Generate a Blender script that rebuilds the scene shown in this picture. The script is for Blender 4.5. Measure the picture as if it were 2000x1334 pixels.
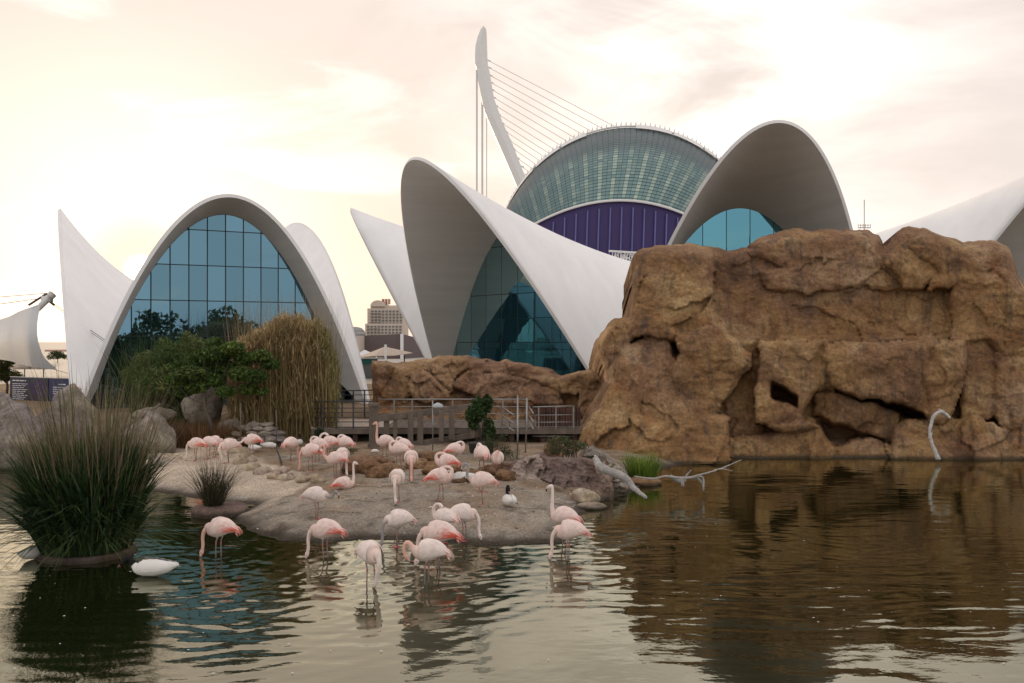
import bpy, bmesh, math, random
import numpy as np
from mathutils import Vector, Matrix, noise as mnoise
R = math.radians
random.seed(7); rng = np.random.default_rng(7)
for o in list(bpy.data.objects): bpy.data.objects.remove(o)
S = bpy.context.scene
COL = S.collection
F, HC = 1700.0, 4.0          # focal length in photo pixels, camera height above the water (m)

# ------------------------------------------------------------------ camera, sky, sun
cd = bpy.data.cameras.new('camera'); cam = bpy.data.objects.new('camera', cd); COL.objects.link(cam)
cam.location = (0, 0, HC); cam.rotation_euler = (R(90), 0, 0)
cd.sensor_width = 36; cd.lens = 36*F/2000; cd.clip_start = .1; cd.clip_end = 6000
S.camera = cam
AZ, EL = R(-23.1), R(4.3)     # sun: left of +Y, low
SUN = Vector((math.sin(AZ)*math.cos(EL), math.cos(AZ)*math.cos(EL), math.sin(EL)))
W = bpy.data.worlds.new('World'); S.world = W; W.use_nodes = True
def world():
    nt = W.node_tree; nt.nodes.clear(); N = nt.nodes.new; L = nt.links.new
    out = N('ShaderNodeOutputWorld'); bg = N('ShaderNodeBackground'); L(bg.outputs[0], out.inputs[0])
    tc = N('ShaderNodeTexCoord'); D = tc.outputs['Generated']
    sky = N('ShaderNodeTexSky'); sky.sky_type = 'NISHITA'; sky.sun_disc = False
    sky.sun_elevation = EL; sky.sun_rotation = AZ; sky.air_density = 1.2; sky.dust_density = 2.0
    def vm(op, a, b=None):
        n = N('ShaderNodeVectorMath'); n.operation = op; L(a, n.inputs[0])
        if b is not None: n.inputs[1].default_value = b
        return n
    def m(op, a, b=None, c=False):
        n = N('ShaderNodeMath'); n.operation = op; n.use_clamp = c
        for i, x in enumerate((a, b)):
            if x is None: continue
            if isinstance(x, (int, float)): n.inputs[i].default_value = x
            else: L(x, n.inputs[i])
        return n.outputs[0]
    def mix(f, a, b, t='MIX'):
        n = N('ShaderNodeMix'); n.data_type = 'RGBA'; n.blend_type = t
        for i, x in ((0, f), (6, a), (7, b)):
            if isinstance(x, (int, float)): n.inputs[i].default_value = x
            elif isinstance(x, tuple): n.inputs[i].default_value = x + (1,)
            else: L(x, n.inputs[i])
        return n.outputs[2]
    def noise(sc, stretch, det=6, off=0.):
        mp = N('ShaderNodeMapping'); L(D, mp.inputs[0]); mp.inputs['Scale'].default_value = (1, 1, stretch)
        mp.inputs['Location'].default_value = (off, off*.7, off*.3)
        n = N('ShaderNodeTexNoise'); L(mp.outputs[0], n.inputs['Vector']); n.inputs['Scale'].default_value = sc
        n.inputs['Detail'].default_value = det; n.inputs['Roughness'].default_value = .55
        n.inputs['Distortion'].default_value = .6
        return n.outputs['Fac']
    def ramp(f, a, b):
        n = N('ShaderNodeMapRange'); n.interpolation_type = 'SMOOTHSTEP'; L(f, n.inputs[0])
        n.inputs[1].default_value = a; n.inputs[2].default_value = b; return n.outputs[0]
    sep = N('ShaderNodeSeparateXYZ'); L(D, sep.inputs[0]); z = sep.outputs[2]
    dp = m('MAXIMUM', vm('DOT_PRODUCT', D, tuple(SUN)).outputs['Value'], 0.)
    # veil of high cloud: warm towards the sun, cooler away from it
    west = ramp(dp, -.2, .95)
    cloud = mix(west, (.90, .91, .96), (.955, .80, .70))
    hz = ramp(z, .05, .85)
    cloud = mix(hz, cloud, (.88, .81, .79))
    patches = ramp(noise(3.0, 2.8, 8, 4.4), .55, .66)          # thin bright gaps
    cloud = mix(m('MULTIPLY', patches, .95), cloud, (1.12, 1.02, .93))
    pink = ramp(noise(1.7, 2.6, 5, 9.4), .55, .70)
    cloud = mix(m('MULTIPLY', pink, .6), cloud, (.86, .72, .65))
    low = m('MULTIPLY', ramp(noise(3.2, 6.0, 4, 5.), .55, .62), m('SUBTRACT', 1., ramp(z, .06, .13)))
    cloud = mix(m('MULTIPLY', low, .45), cloud, (.85, .70, .63))
    skys = vm('SCALE', sky.outputs[0]); skys.inputs['Scale'].default_value = .10
    col = mix(.88, skys.outputs[0], cloud)
    g1 = m('MULTIPLY', m('POWER', dp, 900.), 4.0); g2 = m('MULTIPLY', m('POWER', dp, 60.), .50)
    d2 = m('MAXIMUM', vm('DOT_PRODUCT', D, tuple(Vector((.22, 1, .27)).normalized())).outputs['Value'], 0.)
    g4 = m('MULTIPLY', m('POWER', d2, 30.), m('MULTIPLY', ramp(noise(3.1, 2.2, 5, 2.), .35, .6), .55))
    for g, c in ((g4, (1., .93, .86)), (g1, (1., .72, .36)), (g2, (1., .90, .79))):
        v = N('ShaderNodeVectorMath'); v.operation = 'SCALE'; v.inputs[0].default_value = c; L(g, v.inputs['Scale'])
        a = N('ShaderNodeVectorMath'); a.operation = 'ADD'; L(col, a.inputs[0]); L(v.outputs[0], a.inputs[1]); col = a.outputs[0]
    col = mix(m('MULTIPLY', ramp(dp, math.cos(R(4.8)), math.cos(R(1.0))), .85), col, (1.25, .90, .50))
    disc_ = m('MULTIPLY', ramp(dp, math.cos(R(1.0)), math.cos(R(.5))), 1.)
    col = mix(disc_, col, (18., 14., 8.))
    L(col, bg.inputs[0]); bg.inputs[1].default_value = 1.0
world()
sl = bpy.data.lights.new('sun', 'SUN'); sl.energy = 2.2; sl.angle = R(.6); sl.color = (1, .72, .42)
so = bpy.data.objects.new('sun', sl); COL.objects.link(so); so.rotation_euler = SUN.to_track_quat('Z', 'Y').to_euler()
so.location = (-20, 60, 40)
vs = S.view_settings; vs.view_transform = 'Standard'; vs.look = 'None'; vs.exposure = 0.1; vs.gamma = 1; vs.use_curve_mapping = False
S.cycles.max_bounces = 6; S.cycles.diffuse_bounces = 3; S.cycles.glossy_bounces = 4
S.cycles.use_denoising = True; S.cycles.sample_clamp_indirect = 4

# ------------------------------------------------------------------ helpers
def at(px, py, D): return Vector(((px-1000)/F*D, D, HC-(py-667)/F*D))
def on(px, py, z=0.):                      # where the sight line of a photo pixel meets height z
    return at(px, py, F*(HC-z)/(py-667))
LOC = {}
def tag(o, label=None, cat=None, group=None, kind=None):
    for k, v in (('label', label), ('category', cat), ('group', group), ('kind', kind)):
        if v: o[k] = v
    return o
def empty(name, loc, label=None, cat=None, group=None, kind=None):
    o = bpy.data.objects.new(name, None); COL.objects.link(o); o.location = loc; o.empty_display_size = .2
    LOC[o] = Vector(loc); return tag(o, label, cat, group, kind)
def link(name, me, parent=None, kind=None):
    o = bpy.data.objects.new(name, me); COL.objects.link(o)
    if parent is not None:
        o.parent = parent; LOC[o] = LOC[parent]
    else: LOC[o] = Vector((0, 0, 0))
    if kind: o['kind'] = kind
    return o
def mesh(name, V, Fc, mat, parent=None, col=None, smooth=True, kind=None, origin=None):
    V = np.asarray(V, float).reshape(-1, 3)
    off = LOC[parent] if parent is not None else (Vector(origin) if origin is not None else Vector((0, 0, 0)))
    me = bpy.data.meshes.new(name)
    me.from_pydata((V-np.array(off)).tolist(), [], Fc if isinstance(Fc, list) else Fc.tolist())
    if col is not None:
        ca = me.color_attributes.new('Col', 'FLOAT_COLOR', 'POINT')
        c = np.ones((len(V), 4), np.float32); c[:, :3] = col; ca.data.foreach_set('color', c.ravel())
    if smooth: me.polygons.foreach_set('use_smooth', np.ones(len(me.polygons), bool))
    me.materials.append(mat)
    o = link(name, me, parent, kind)
    if parent is None and origin is not None: o.location = off; LOC[o] = off
    return o
class MB:
    def __init__(s): s.v = []; s.f = []; s.c = []
    def add(s, V, Fc, c=(1, 1, 1)):
        b = len(s.v); s.v += [tuple(x) for x in V]; s.f += [tuple(b+i for i in f) for f in Fc]
        s.c += [tuple(c)]*len(V) if np.ndim(c) == 1 else [tuple(x) for x in c]
        return s
    def box(s, c, d, rot=0., col=(1, 1, 1), ax=None):
        x, y, z = d[0]/2, d[1]/2, d[2]/2
        M = Matrix.Rotation(rot, 3, 'Z') if ax is None else ax
        P = [M @ Vector((a*x, b*y, e*z)) + Vector(c) for a in (-1, 1) for b in (-1, 1) for e in (-1, 1)]
        return s.add(P, [(0, 1, 3, 2), (4, 6, 7, 5), (0, 4, 5, 1), (2, 3, 7, 6), (0, 2, 6, 4), (1, 5, 7, 3)], col)
    def bar(s, a, b, w, h, col=(1, 1, 1)):
        a, b = Vector(a), Vector(b); t = (b-a); l = t.length; t.normalize()
        up = Vector((0, 0, 1)) if abs(t.z) < .95 else Vector((0, 1, 0))
        sd = t.cross(up).normalized(); u = sd.cross(t)
        M = Matrix((t, sd, u)).transposed()
        return s.box((a+b)/2, (l, w, h), 0, col, M)
    def tube(s, P, rad, n=6, col=(1, 1, 1)):
        V, Fc = sweep(P, rad, n); return s.add(V, Fc, col)
    def build(s, name, mat, parent=None, smooth=False, kind=None, origin=None, **k):
        return mesh(name, s.v, s.f, mat, parent, np.array(s.c), smooth, kind, origin)
def sweep(P, rad, n=6, rz=None):
    P = [Vector(p) for p in P]; m = len(P)
    if np.ndim(rad) == 0: rad = [rad]*m
    if rz is None: rz = rad
    V = []; prev = None
    for i, p in enumerate(P):
        t = (P[min(i+1, m-1)]-P[max(i-1, 0)]).normalized()
        if prev is None:
            a = Vector((0, 1, 0)) if abs(t.y) < .9 else Vector((1, 0, 0))
            if rz is rad and abs(t.z) < .9 and abs(t.y) >= .9: a = Vector((1, 0, 0))
        else: a = prev
        a = (a-t*a.dot(t)).normalized(); prev = a; b = t.cross(a)
        for k in range(n):
            th = 2*math.pi*k/n; V.append(p+a*math.cos(th)*rad[i]+b*math.sin(th)*rz[i])
    Fc = [(i*n+k, i*n+(k+1) % n, (i+1)*n+(k+1) % n, (i+1)*n+k) for i in range(m-1) for k in range(n)]
    Fc += [tuple(reversed(range(n))), tuple(range((m-1)*n, m*n))]
    return V, Fc
def crom(P, sub=4):
    P = [np.array(p, float) for p in P]; P = [2*P[0]-P[1]]+P+[2*P[-1]-P[-2]]; out = []
    for i in range(1, len(P)-2):
        for k in range(sub):
            t = k/sub; a, b, c, d = P[i-1:i+3]
            out.append(.5*(2*b+(c-a)*t+(2*a-5*b+4*c-d)*t*t+(3*b-a-3*c+d)*t**3))
    out.append(P[-2]); return out
_g = {}
def perlin(x, y, seed=0):
    if seed not in _g: _g[seed] = np.random.default_rng(seed+100).uniform(0, 2*np.pi, (256, 256))
    g = _g[seed]; xi = np.floor(x).astype(int); yi = np.floor(y).astype(int); fx = x-xi; fy = y-yi
    def d(i, j):
        a = g[(xi+i) % 256, (yi+j) % 256]; return np.cos(a)*(fx-i)+np.sin(a)*(fy-j)
    u = fx*fx*fx*(fx*(fx*6-15)+10); v = fy*fy*fy*(fy*(fy*6-15)+10)
    return ((d(0, 0)*(1-u)+d(1, 0)*u)*(1-v)+(d(0, 1)*(1-u)+d(1, 1)*u)*v)*1.4
def fbm(x, y, oc=4, seed=0, gain=.5):
    r = 0; a = 1.
    for k in range(oc): r = r+a*perlin(x*2**k, y*2**k, seed+k); a *= gain
    return r
def sdf(x, y, poly):                        # positive inside
    poly = np.array(poly, float); A = poly; B = np.roll(poly, -1, 0)
    d = np.full(x.shape, 1e9); ins = np.zeros(x.shape, bool)
    for (ax, ay), (bx, by) in zip(A, B):
        ex, ey = bx-ax, by-ay; t = np.clip(((x-ax)*ex+(y-ay)*ey)/(ex*ex+ey*ey+1e-12), 0, 1)
        d = np.minimum(d, np.hypot(x-ax-t*ex, y-ay-t*ey))
        c = ((ay > y) != (by > y)) & (x < (bx-ax)*(y-ay)/(by-ay+1e-12)+ax); ins ^= c
    return np.where(ins, d, -d)

# ------------------------------------------------------------------ materials
def mat(name, col=(.5, .5, .5), rough=.7, var=.25, sc=3., bump=.0, bsc=20., metal=0., vcol=False, stops=None, stretch=(1, 1, 1), spec=.5, bdist=.02, trans=0., fine=0.):
    m = bpy.data.materials.new(name); m.use_nodes = True; nt = m.node_tree; N = nt.nodes.new; L = nt.links.new
    b = nt.nodes['Principled BSDF']; b.inputs['Roughness'].default_value = rough; b.inputs['Metallic'].default_value = metal
    b.inputs['Specular IOR Level'].default_value = spec
    geo = N('ShaderNodeNewGeometry'); mp = N('ShaderNodeMapping'); L(geo.outputs['Position'], mp.inputs[0]); mp.inputs['Scale'].default_value = stretch
    n = N('ShaderNodeTexNoise'); L(mp.outputs[0], n.inputs['Vector']); n.inputs['Scale'].default_value = sc; n.inputs['Detail'].default_value = 7; n.inputs['Roughness'].default_value = .6
    mr = N('ShaderNodeMapRange'); L(n.outputs['Fac'], mr.inputs[0]); mr.inputs[1].default_value = .3; mr.inputs[2].default_value = .7
    mr.inputs[3].default_value = 1-var; mr.inputs[4].default_value = 1+var
    if stops:
        cr = N('ShaderNodeValToRGB'); L(n.outputs['Fac'], cr.inputs[0]); e = cr.color_ramp.elements
        while len(e) < len(stops): e.new(.5)
        for k, (p, c) in enumerate(stops): e[k].position = p; e[k].color = tuple(c)+(1,)
        base = cr.outputs[0]
    else:
        rgb = N('ShaderNodeRGB'); rgb.outputs[0].default_value = tuple(col)+(1,); base = rgb.outputs[0]
    if vcol:
        at_ = N('ShaderNodeAttribute'); at_.attribute_name = 'Col'
        mx = N('ShaderNodeMix'); mx.data_type = 'RGBA'; mx.blend_type = 'MULTIPLY'; mx.inputs[0].default_value = 1
        L(base, mx.inputs[6]); L(at_.outputs['Color'], mx.inputs[7]); base = mx.outputs[2]
    v = N('ShaderNodeVectorMath'); v.operation = 'SCALE'; L(base, v.inputs[0]); L(mr.outputs[0], v.inputs['Scale'])
    base = v.outputs[0]
    if fine:
        n3 = N('ShaderNodeTexNoise'); L(mp.outputs[0], n3.inputs['Vector']); n3.inputs['Scale'].default_value = bsc*1.7; n3.inputs['Detail'].default_value = 4
        m3 = N('ShaderNodeMapRange'); L(n3.outputs['Fac'], m3.inputs[0]); m3.inputs[1].default_value = .3; m3.inputs[2].default_value = .7
        m3.inputs[3].default_value = 1-fine; m3.inputs[4].default_value = 1+fine
        v3 = N('ShaderNodeVectorMath'); v3.operation = 'SCALE'; L(base, v3.inputs[0]); L(m3.outputs[0], v3.inputs['Scale']); base = v3.outputs[0]
    L(base, b.inputs['Base Color'])
    if bump:
        n2 = N('ShaderNodeTexNoise'); L(mp.outputs[0], n2.inputs['Vector']); n2.inputs['Scale'].default_value = bsc; n2.inputs['Detail'].default_value = 8; n2.inputs['Roughness'].default_value = .65
        bp = N('ShaderNodeBump'); bp.inputs['Strength'].default_value = bump; bp.inputs['Distance'].default_value = bdist
        L(n2.outputs['Fac'], bp.inputs['Height']); L(bp.outputs[0], b.inputs['Normal'])
    if trans:
        out = nt.nodes['Material Output']; tr = N('ShaderNodeBsdfTranslucent'); L(base, tr.inputs[0])
        ms = N('ShaderNodeMixShader'); ms.inputs[0].default_value = trans; L(b.outputs[0], ms.inputs[1]); L(tr.outputs[0], ms.inputs[2]); L(ms.outputs[0], out.inputs[0])
    return m
M = {}
M['shell'] = mat('white_concrete', (.86, .86, .86), .75, .06, .6, .15, 9., stretch=(1, 1, .22), bdist=.03, fine=.02)
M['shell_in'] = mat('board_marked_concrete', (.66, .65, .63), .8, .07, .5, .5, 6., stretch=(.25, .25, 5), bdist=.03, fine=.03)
M['white_metal'] = mat('white_paint', (.78, .78, .77), .45, .04)
M['sail'] = mat('white_membrane', (.90, .92, .95), .55, .03, .4, trans=.45)
M['steel'] = mat('steel_rail', (.33, .32, .31), .38, .2, 4, metal=.8)
M['dark_steel'] = mat('dark_steel', (.06, .06, .065), .5, .2, 4, metal=.3)
M['mullion'] = mat('mullion', (.015, .025, .035), .4, .1)
M['wood'] = mat('weathered_wood', (.155, .125, .10), .85, .3, 3, .5, 14, stretch=(1, 1, .3), fine=.15)
M['dark_wood'] = mat('dark_wood', (.075, .042, .032), .85, .35, 4, .4, 20, vcol=True)
M['deck'] = mat('deck_boards', (.46, .38, .31), .8, .15, 5, .2, 20)
M['plum'] = mat('plumage', (1, 1, 1), .8, .06, 9, .35, 40, vcol=True, bdist=.01, spec=.2, fine=.05)
M['horn'] = mat('horn', (1, 1, 1), .45, .1, 9, vcol=True)
M['leaf'] = mat('leaf', (1, 1, 1), .55, .2, 1.2, vcol=True, trans=.25, spec=.35)
M['bark'] = mat('bark', (.13, .10, .08), .9, .3, 8, .6, 20)
M['drift'] = mat('driftwood', (.36, .34, .32), .85, .25, 6, .7, 16, stretch=(1, 1, 1), fine=.25)
M['drift_white'] = mat('bleached_wood', (.55, .53, .51), .85, .25, 6, .7, 16, fine=.2)
M['purple'] = mat('purple_cladding', (.040, .024, .125), .55, .12, .08)
M['rib'] = mat('rib_metal', (.12, .12, .33), .5, .1, .2)
M['louvre'] = mat('louvre_glass', (1, 1, 1), .35, .06, .1, vcol=True)
M['beige'] = mat('beige_facade', (.55, .47, .39), .85, .08, .08)
M['beige_dark'] = mat('window_dark', (.13, .13, .14), .3, .1, .1)
M['brown_hall'] = mat('brown_hall', (.135, .105, .105), .8, .06, .1)
M['brick_far'] = mat('brick_far', (.48, .29, .23), .9, .15, .3)
M['teal'] = mat('teal_panel', (.02, .20, .17), .5, .1, .5)
M['grey'] = mat('grey_panel', (.25, .26, .27), .7, .1, .5)
M['sign'] = mat('sign_print', (1, 1, 1), .35, .1, 1, vcol=True)
M['plain'] = mat('plain_vcol', (1, 1, 1), .7, .12, 3, .15, 20, vcol=True)
M['stucco'] = mat('terrace', (.50, .46, .41), .9, .12, .6, .2, 8)
def rock_mat(name, stops, stain, bs=.75, scale=.55):
    m = bpy.data.materials.new(name); m.use_nodes = True; nt = m.node_tree; N = nt.nodes.new; L = nt.links.new
    b = nt.nodes['Principled BSDF']; b.inputs['Roughness'].default_value = .88; b.inputs['Specular IOR Level'].default_value = .25
    geo = N('ShaderNodeNewGeometry'); P = geo.outputs['Position']
    def noise(sc, det=8, st=(1, 1, 1), rg=.6, dist=0.):
        mp = N('ShaderNodeMapping'); L(P, mp.inputs[0]); mp.inputs['Scale'].default_value = st
        n = N('ShaderNodeTexNoise'); L(mp.outputs[0], n.inputs['Vector']); n.inputs['Scale'].default_value = sc
        n.inputs['Detail'].default_value = det; n.inputs['Roughness'].default_value = rg; n.inputs['Distortion'].default_value = dist
        return n.outputs['Fac']
    def mixc(f, a, c, t='MIX'):
        n = N('ShaderNodeMix'); n.data_type = 'RGBA'; n.blend_type = t
        for i, x in ((0, f), (6, a), (7, c)):
            if isinstance(x, (int, float)): n.inputs[i].default_value = x
            elif isinstance(x, tuple): n.inputs[i].default_value = x+(1,)
            else: L(x, n.inputs[i])
        return n.outputs[2]
    def rmp(f, a, c, o0=0., o1=1.):
        n = N('ShaderNodeMapRange'); n.interpolation_type = 'SMOOTHSTEP'; L(f, n.inputs[0])
        for i, v in ((1, a), (2, c), (3, o0), (4, o1)): n.inputs[i].default_value = v
        return n.outputs[0]
    cr = N('ShaderNodeValToRGB'); L(noise(scale, 9, (1, 1, 1.3), .62, .8), cr.inputs[0]); e = cr.color_ramp.elements
    while len(e) < len(stops): e.new(.5)
    for k, (p, c) in enumerate(stops): e[k].position = p; e[k].color = tuple(c)+(1,)
    col = cr.outputs[0]
    st = rmp(noise(1.1, 8, (1.6, 1.6, .35), .65, .5), .52, .68, 0, .62)
    col = mixc(st, col, stain)
    red = rmp(noise(.9, 5), .56, .7, 0, .5); col = mixc(red, col, (stops[1][1][0]*1.1, stops[1][1][1]*.78, stops[1][1][2]*.62))
    tn = rmp(noise(.33, 3), .42, .60)
    tm_ = mixc(tn, (1.12, 1.06, .92), (.97, .91, .97)); col = mixc(1., col, tm_, 'MULTIPLY')
    stk = rmp(noise(1.0, 6, (3.2, 3.2, .22), .6, .3), .54, .66, 0, .45); col = mixc(stk, col, stain)
    gr = rmp(noise(9, 6, rg=.7), .3, .75, .70, 1.30)
    v = N('ShaderNodeVectorMath'); v.operation = 'SCALE'; L(col, v.inputs[0]); L(gr, v.inputs['Scale'])
    sp = N('ShaderNodeSeparateXYZ'); L(P, sp.inputs[0])     # algae line at the water
    al = rmp(sp.outputs[2], .03, .16, .75, 0.)
    L(mixc(al, v.outputs[0], (.03, .028, .018)), b.inputs['Base Color'])
    def bump(h, s, d, prev=None):
        n = N('ShaderNodeBump'); n.inputs['Strength'].default_value = s; n.inputs['Distance'].default_value = d; L(h, n.inputs['Height'])
        if prev is not None: L(prev, n.inputs['Normal'])
        return n.outputs[0]
    vo = N('ShaderNodeTexVoronoi'); vo.feature = 'DISTANCE_TO_EDGE'; vo.inputs['Scale'].default_value = 1.1
    mpv = N('ShaderNodeMapping'); L(P, mpv.inputs[0]); mpv.inputs['Scale'].default_value = (1, 1, 1.5)
    wn = N('ShaderNodeTexNoise'); L(mpv.outputs[0], wn.inputs['Vector']); wn.inputs['Scale'].default_value = 1.6; wn.inputs['Detail'].default_value = 5
    ad = N('ShaderNodeVectorMath'); ad.operation = 'ADD'; L(mpv.outputs[0], ad.inputs[0]); L(wn.outputs['Color'], ad.inputs[1]); L(ad.outputs[0], vo.inputs['Vector'])
    crk = rmp(vo.outputs['Distance'], 0., .018)
    n1 = bump(noise(1.8, 10, (1, 1, 1.6), .72, .7), bs, .13)
    n1 = bump(noise(5.5, 9, (1, 1, 1.5), .72, .4), bs*.9, .07, n1)
    n1 = bump(crk, .35, .06, n1)
    n1 = bump(noise(17, 6, rg=.75), .6, .03, n1)
    L(n1, b.inputs['Normal'])
    return m
M['rock'] = rock_mat('ochre_rock', [(.28, (.14, .082, .048)), (.42, (.275, .16, .082)), (.54, (.37, .235, .122)), (.66, (.49, .35, .20))], (.10, .08, .066), .95)
M['rock2'] = rock_mat('tan_rock', [(.30, (.16, .095, .055)), (.45, (.28, .175, .10)), (.56, (.36, .24, .14)), (.70, (.42, .31, .20))], (.08, .055, .04))
M['grey_rock'] = rock_mat('grey_rock', [(.30, (.13, .12, .10)), (.45, (.27, .25, .225)), (.56, (.37, .345, .31)), (.70, (.50, .47, .43))], (.09, .075, .06), .8, .9)
M['pale_rock'] = rock_mat('pale_rock', [(.30, (.26, .215, .165)), (.45, (.42, .36, .29)), (.56, (.50, .44, .36)), (.70, (.60, .54, .46))], (.20, .16, .12), .5, .8)
M['mauve_rock'] = rock_mat('mauve_rock', [(.30, (.12, .085, .072)), (.45, (.19, .14, .12)), (.56, (.245, .19, .165)), (.70, (.31, .25, .22))], (.09, .07, .06), .5, .8)
M['mud_nest'] = rock_mat('nest_mud', [(.30, (.15, .085, .045)), (.45, (.25, .15, .085)), (.56, (.31, .20, .12)), (.70, (.36, .25, .16))], (.12, .08, .05), .8, 1.5)

# ground (island, beach, terrace) mixes by the vertex colour it carries
def ground_mat():
    m = mat('bank_soil', (1, 1, 1), .92, .25, 1.6, 1., 13, vcol=True, bdist=.07, spec=.15, fine=.35); return m
M['soil'] = ground_mat()

def water_mat():
    m = bpy.data.materials.new('pond_water'); m.use_nodes = True; nt = m.node_tree; nt.nodes.clear(); N = nt.nodes.new; L = nt.links.new
    out = N('ShaderNodeOutputMaterial'); df = N('ShaderNodeBsdfDiffuse'); gl = N('ShaderNodeBsdfGlossy'); gl.inputs['Roughness'].default_value = .015
    geo = N('ShaderNodeNewGeometry'); mp = N('ShaderNodeMapping'); L(geo.outputs['Position'], mp.inputs[0]); mp.inputs['Scale'].default_value = (.5, 1, 1)
    n = N('ShaderNodeTexNoise'); L(mp.outputs[0], n.inputs['Vector']); n.inputs['Scale'].default_value = 7; n.inputs['Detail'].default_value = 3
    bp = N('ShaderNodeBump'); bp.inputs['Strength'].default_value = .12; bp.inputs['Distance'].default_value = .02; L(n.outputs['Fac'], bp.inputs['Height'])
    fr = N('ShaderNodeFresnel'); fr.inputs[0].default_value = 1.33; L(bp.outputs[0], fr.inputs['Normal']); L(bp.outputs[0], gl.inputs['Normal'])
    mr = N('ShaderNodeMath'); mr.operation = 'POWER'; L(fr.outputs[0], mr.inputs[0]); mr.inputs[1].default_value = .56
    n2 = N('ShaderNodeTexNoise'); L(geo.outputs['Position'], n2.inputs['Vector']); n2.inputs['Scale'].default_value = .25
    cr = N('ShaderNodeValToRGB'); L(n2.outputs['Fac'], cr.inputs[0]); cr.color_ramp.elements[0].color = (.005, .009, .003, 1); cr.color_ramp.elements[1].color = (.011, .014, .005, 1)
    L(cr.outputs[0], df.inputs[0])
    gl.inputs[0].default_value = (.95, .935, .765, 1)
    mx = N('ShaderNodeMixShader'); L(mr.outputs[0], mx.inputs[0]); L(df.outputs[0], mx.inputs[1]); L(gl.outputs[0], mx.inputs[2]); L(mx.outputs[0], out.inputs[0])
    return m
M['water'] = water_mat()
def glass_mat(name, tint, body, fac=.8):
    m = bpy.data.materials.new(name); m.use_nodes = True; nt = m.node_tree; nt.nodes.clear(); N = nt.nodes.new; L = nt.links.new
    out = N('ShaderNodeOutputMaterial'); df = N('ShaderNodeBsdfDiffuse'); df.inputs[0].default_value = tuple(body)+(1,)
    gl = N('ShaderNodeBsdfGlossy'); gl.inputs['Roughness'].default_value = .012
    oi = N('ShaderNodeObjectInfo'); mr = N('ShaderNodeMapRange'); L(oi.outputs['Random'], mr.inputs[0]); mr.inputs[3].default_value = .88; mr.inputs[4].default_value = 1.12
    v = N('ShaderNodeVectorMath'); v.operation = 'SCALE'; v.inputs[0].default_value = tint; L(mr.outputs[0], v.inputs['Scale']); L(v.outputs[0], gl.inputs[0])
    geo = N('ShaderNodeNewGeometry'); n = N('ShaderNodeTexNoise'); L(geo.outputs['Position'], n.inputs['Vector']); n.inputs['Scale'].default_value = .6
    bp = N('ShaderNodeBump'); bp.inputs['Strength'].default_value = .1; bp.inputs['Distance'].default_value = .02; L(n.outputs['Fac'], bp.inputs['Height']); L(bp.outputs[0], gl.inputs['Normal'])
    mx = N('ShaderNodeMixShader'); mx.inputs[0].default_value = fac; L(df.outputs[0], mx.inputs[1]); L(gl.outputs[0], mx.inputs[2]); L(mx.outputs[0], out.inputs[0])
    return m
M['glass'] = glass_mat('blue_glass', (.165, .305, .38), (.02, .05, .07))
M['glass2'] = glass_mat('teal_glass', (.14, .36, .44), (.02, .06, .07))
M['glass3'] = glass_mat('teal_glass_sky_tint', (.40, .62, .66), (.02, .05, .07))  # lighter tint stands in for bright sky mirrored in these panes

# ------------------------------------------------------------------ ground and water
shore = [on(*p) for p in [(-900, 895), (60, 903), (170, 905), (235, 935), (262, 956), (340, 966), (430, 980), (490, 988), (466, 1010), (480, 1036), (560, 1056), (640, 1060), (700, 1052),
         (800, 1054), (900, 1062), (1000, 1064), (1095, 1060), (1130, 1032), (1150, 1002), (1146, 985), (1180, 978), (1236, 962), (1250, 935), (1290, 915), (1400, 896), (2300, 893)]]
SHORE = [(p.x, p.y) for p in shore]+[(60, 31), (60, 120), (-80, 120), (-80, 30)]
sandp = [on(*p, .2) for p in [(150, 870), (330, 880), (470, 895), (560, 930), (620, 945), (560, 970), (480, 1000), (430, 1000), (300, 990), (200, 960)]]
SAND = [(p.x, p.y) for p in sandp]
def gheight(x, y):
    x = np.asarray(x, float); y = np.asarray(y, float)
    d = sdf(x+.12*fbm(x*.9, y*.9, 3, 5), y+.10*fbm(x*.9+9, y*.9, 3, 6), SHORE)
    h = np.where(d > 0, .47*(1-np.exp(-np.maximum(d, 0)/1.5)), np.maximum(d*.35, -.6))
    h = h+np.where(d > 0, 1, .3)*(.045*fbm(x*.9, y*1.4, 3, 8)+.012*fbm(x*4, y*4, 2, 9))
    up = np.clip((y-31.5)/5, 0, 1); up = up*up*(3-2*up)
    h = np.where(d > 0, h+up*.6*(d > .5), h)
    return h, d
def gz(x, y): return float(gheight(np.array([x]), np.array([y]))[0][0])
def gpt(px, py):                            # pixel -> point standing on the bank
    z = .3
    for _ in range(12):
        p = on(px, py, z); z = .5*z+.5*max(gz(p.x, p.y), 0.)
    return Vector((p.x, p.y, z))
xs = np.unique(np.concatenate([np.arange(-70, -13, 1.), np.arange(-13, 9, .085), np.arange(9, 70, 1.)]))
ys = np.unique(np.concatenate([np.arange(15.5, 31, .085), np.arange(31, 60.5, .8)]))
X, Y = np.meshgrid(xs, ys); Z, Dd = gheight(X, Y)
V = np.stack([X, Y, Z], -1).reshape(-1, 3)
nx, ny = len(xs), len(ys); ii = (np.arange(ny-1)[:, None]*nx+np.arange(nx-1)[None]).ravel()
Q = np.stack([ii, ii+1, ii+nx+1, ii+nx], 1)
keep = (Z.ravel()[Q] > -.5).any(1); Q = Q[keep]
sd = sdf(X+.25*fbm(X*.8, Y*.8, 3, 21), Y+.2*fbm(X*.8+4, Y*.8, 3, 22), SAND)
s = np.clip(sd/.25+.5, 0, 1)[..., None]
mud = np.array([.31, .225, .15]); sandc = np.array([.60, .50, .39]); greyc = np.array([.37, .32, .26]); wet = np.array([.07, .058, .045])
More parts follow.
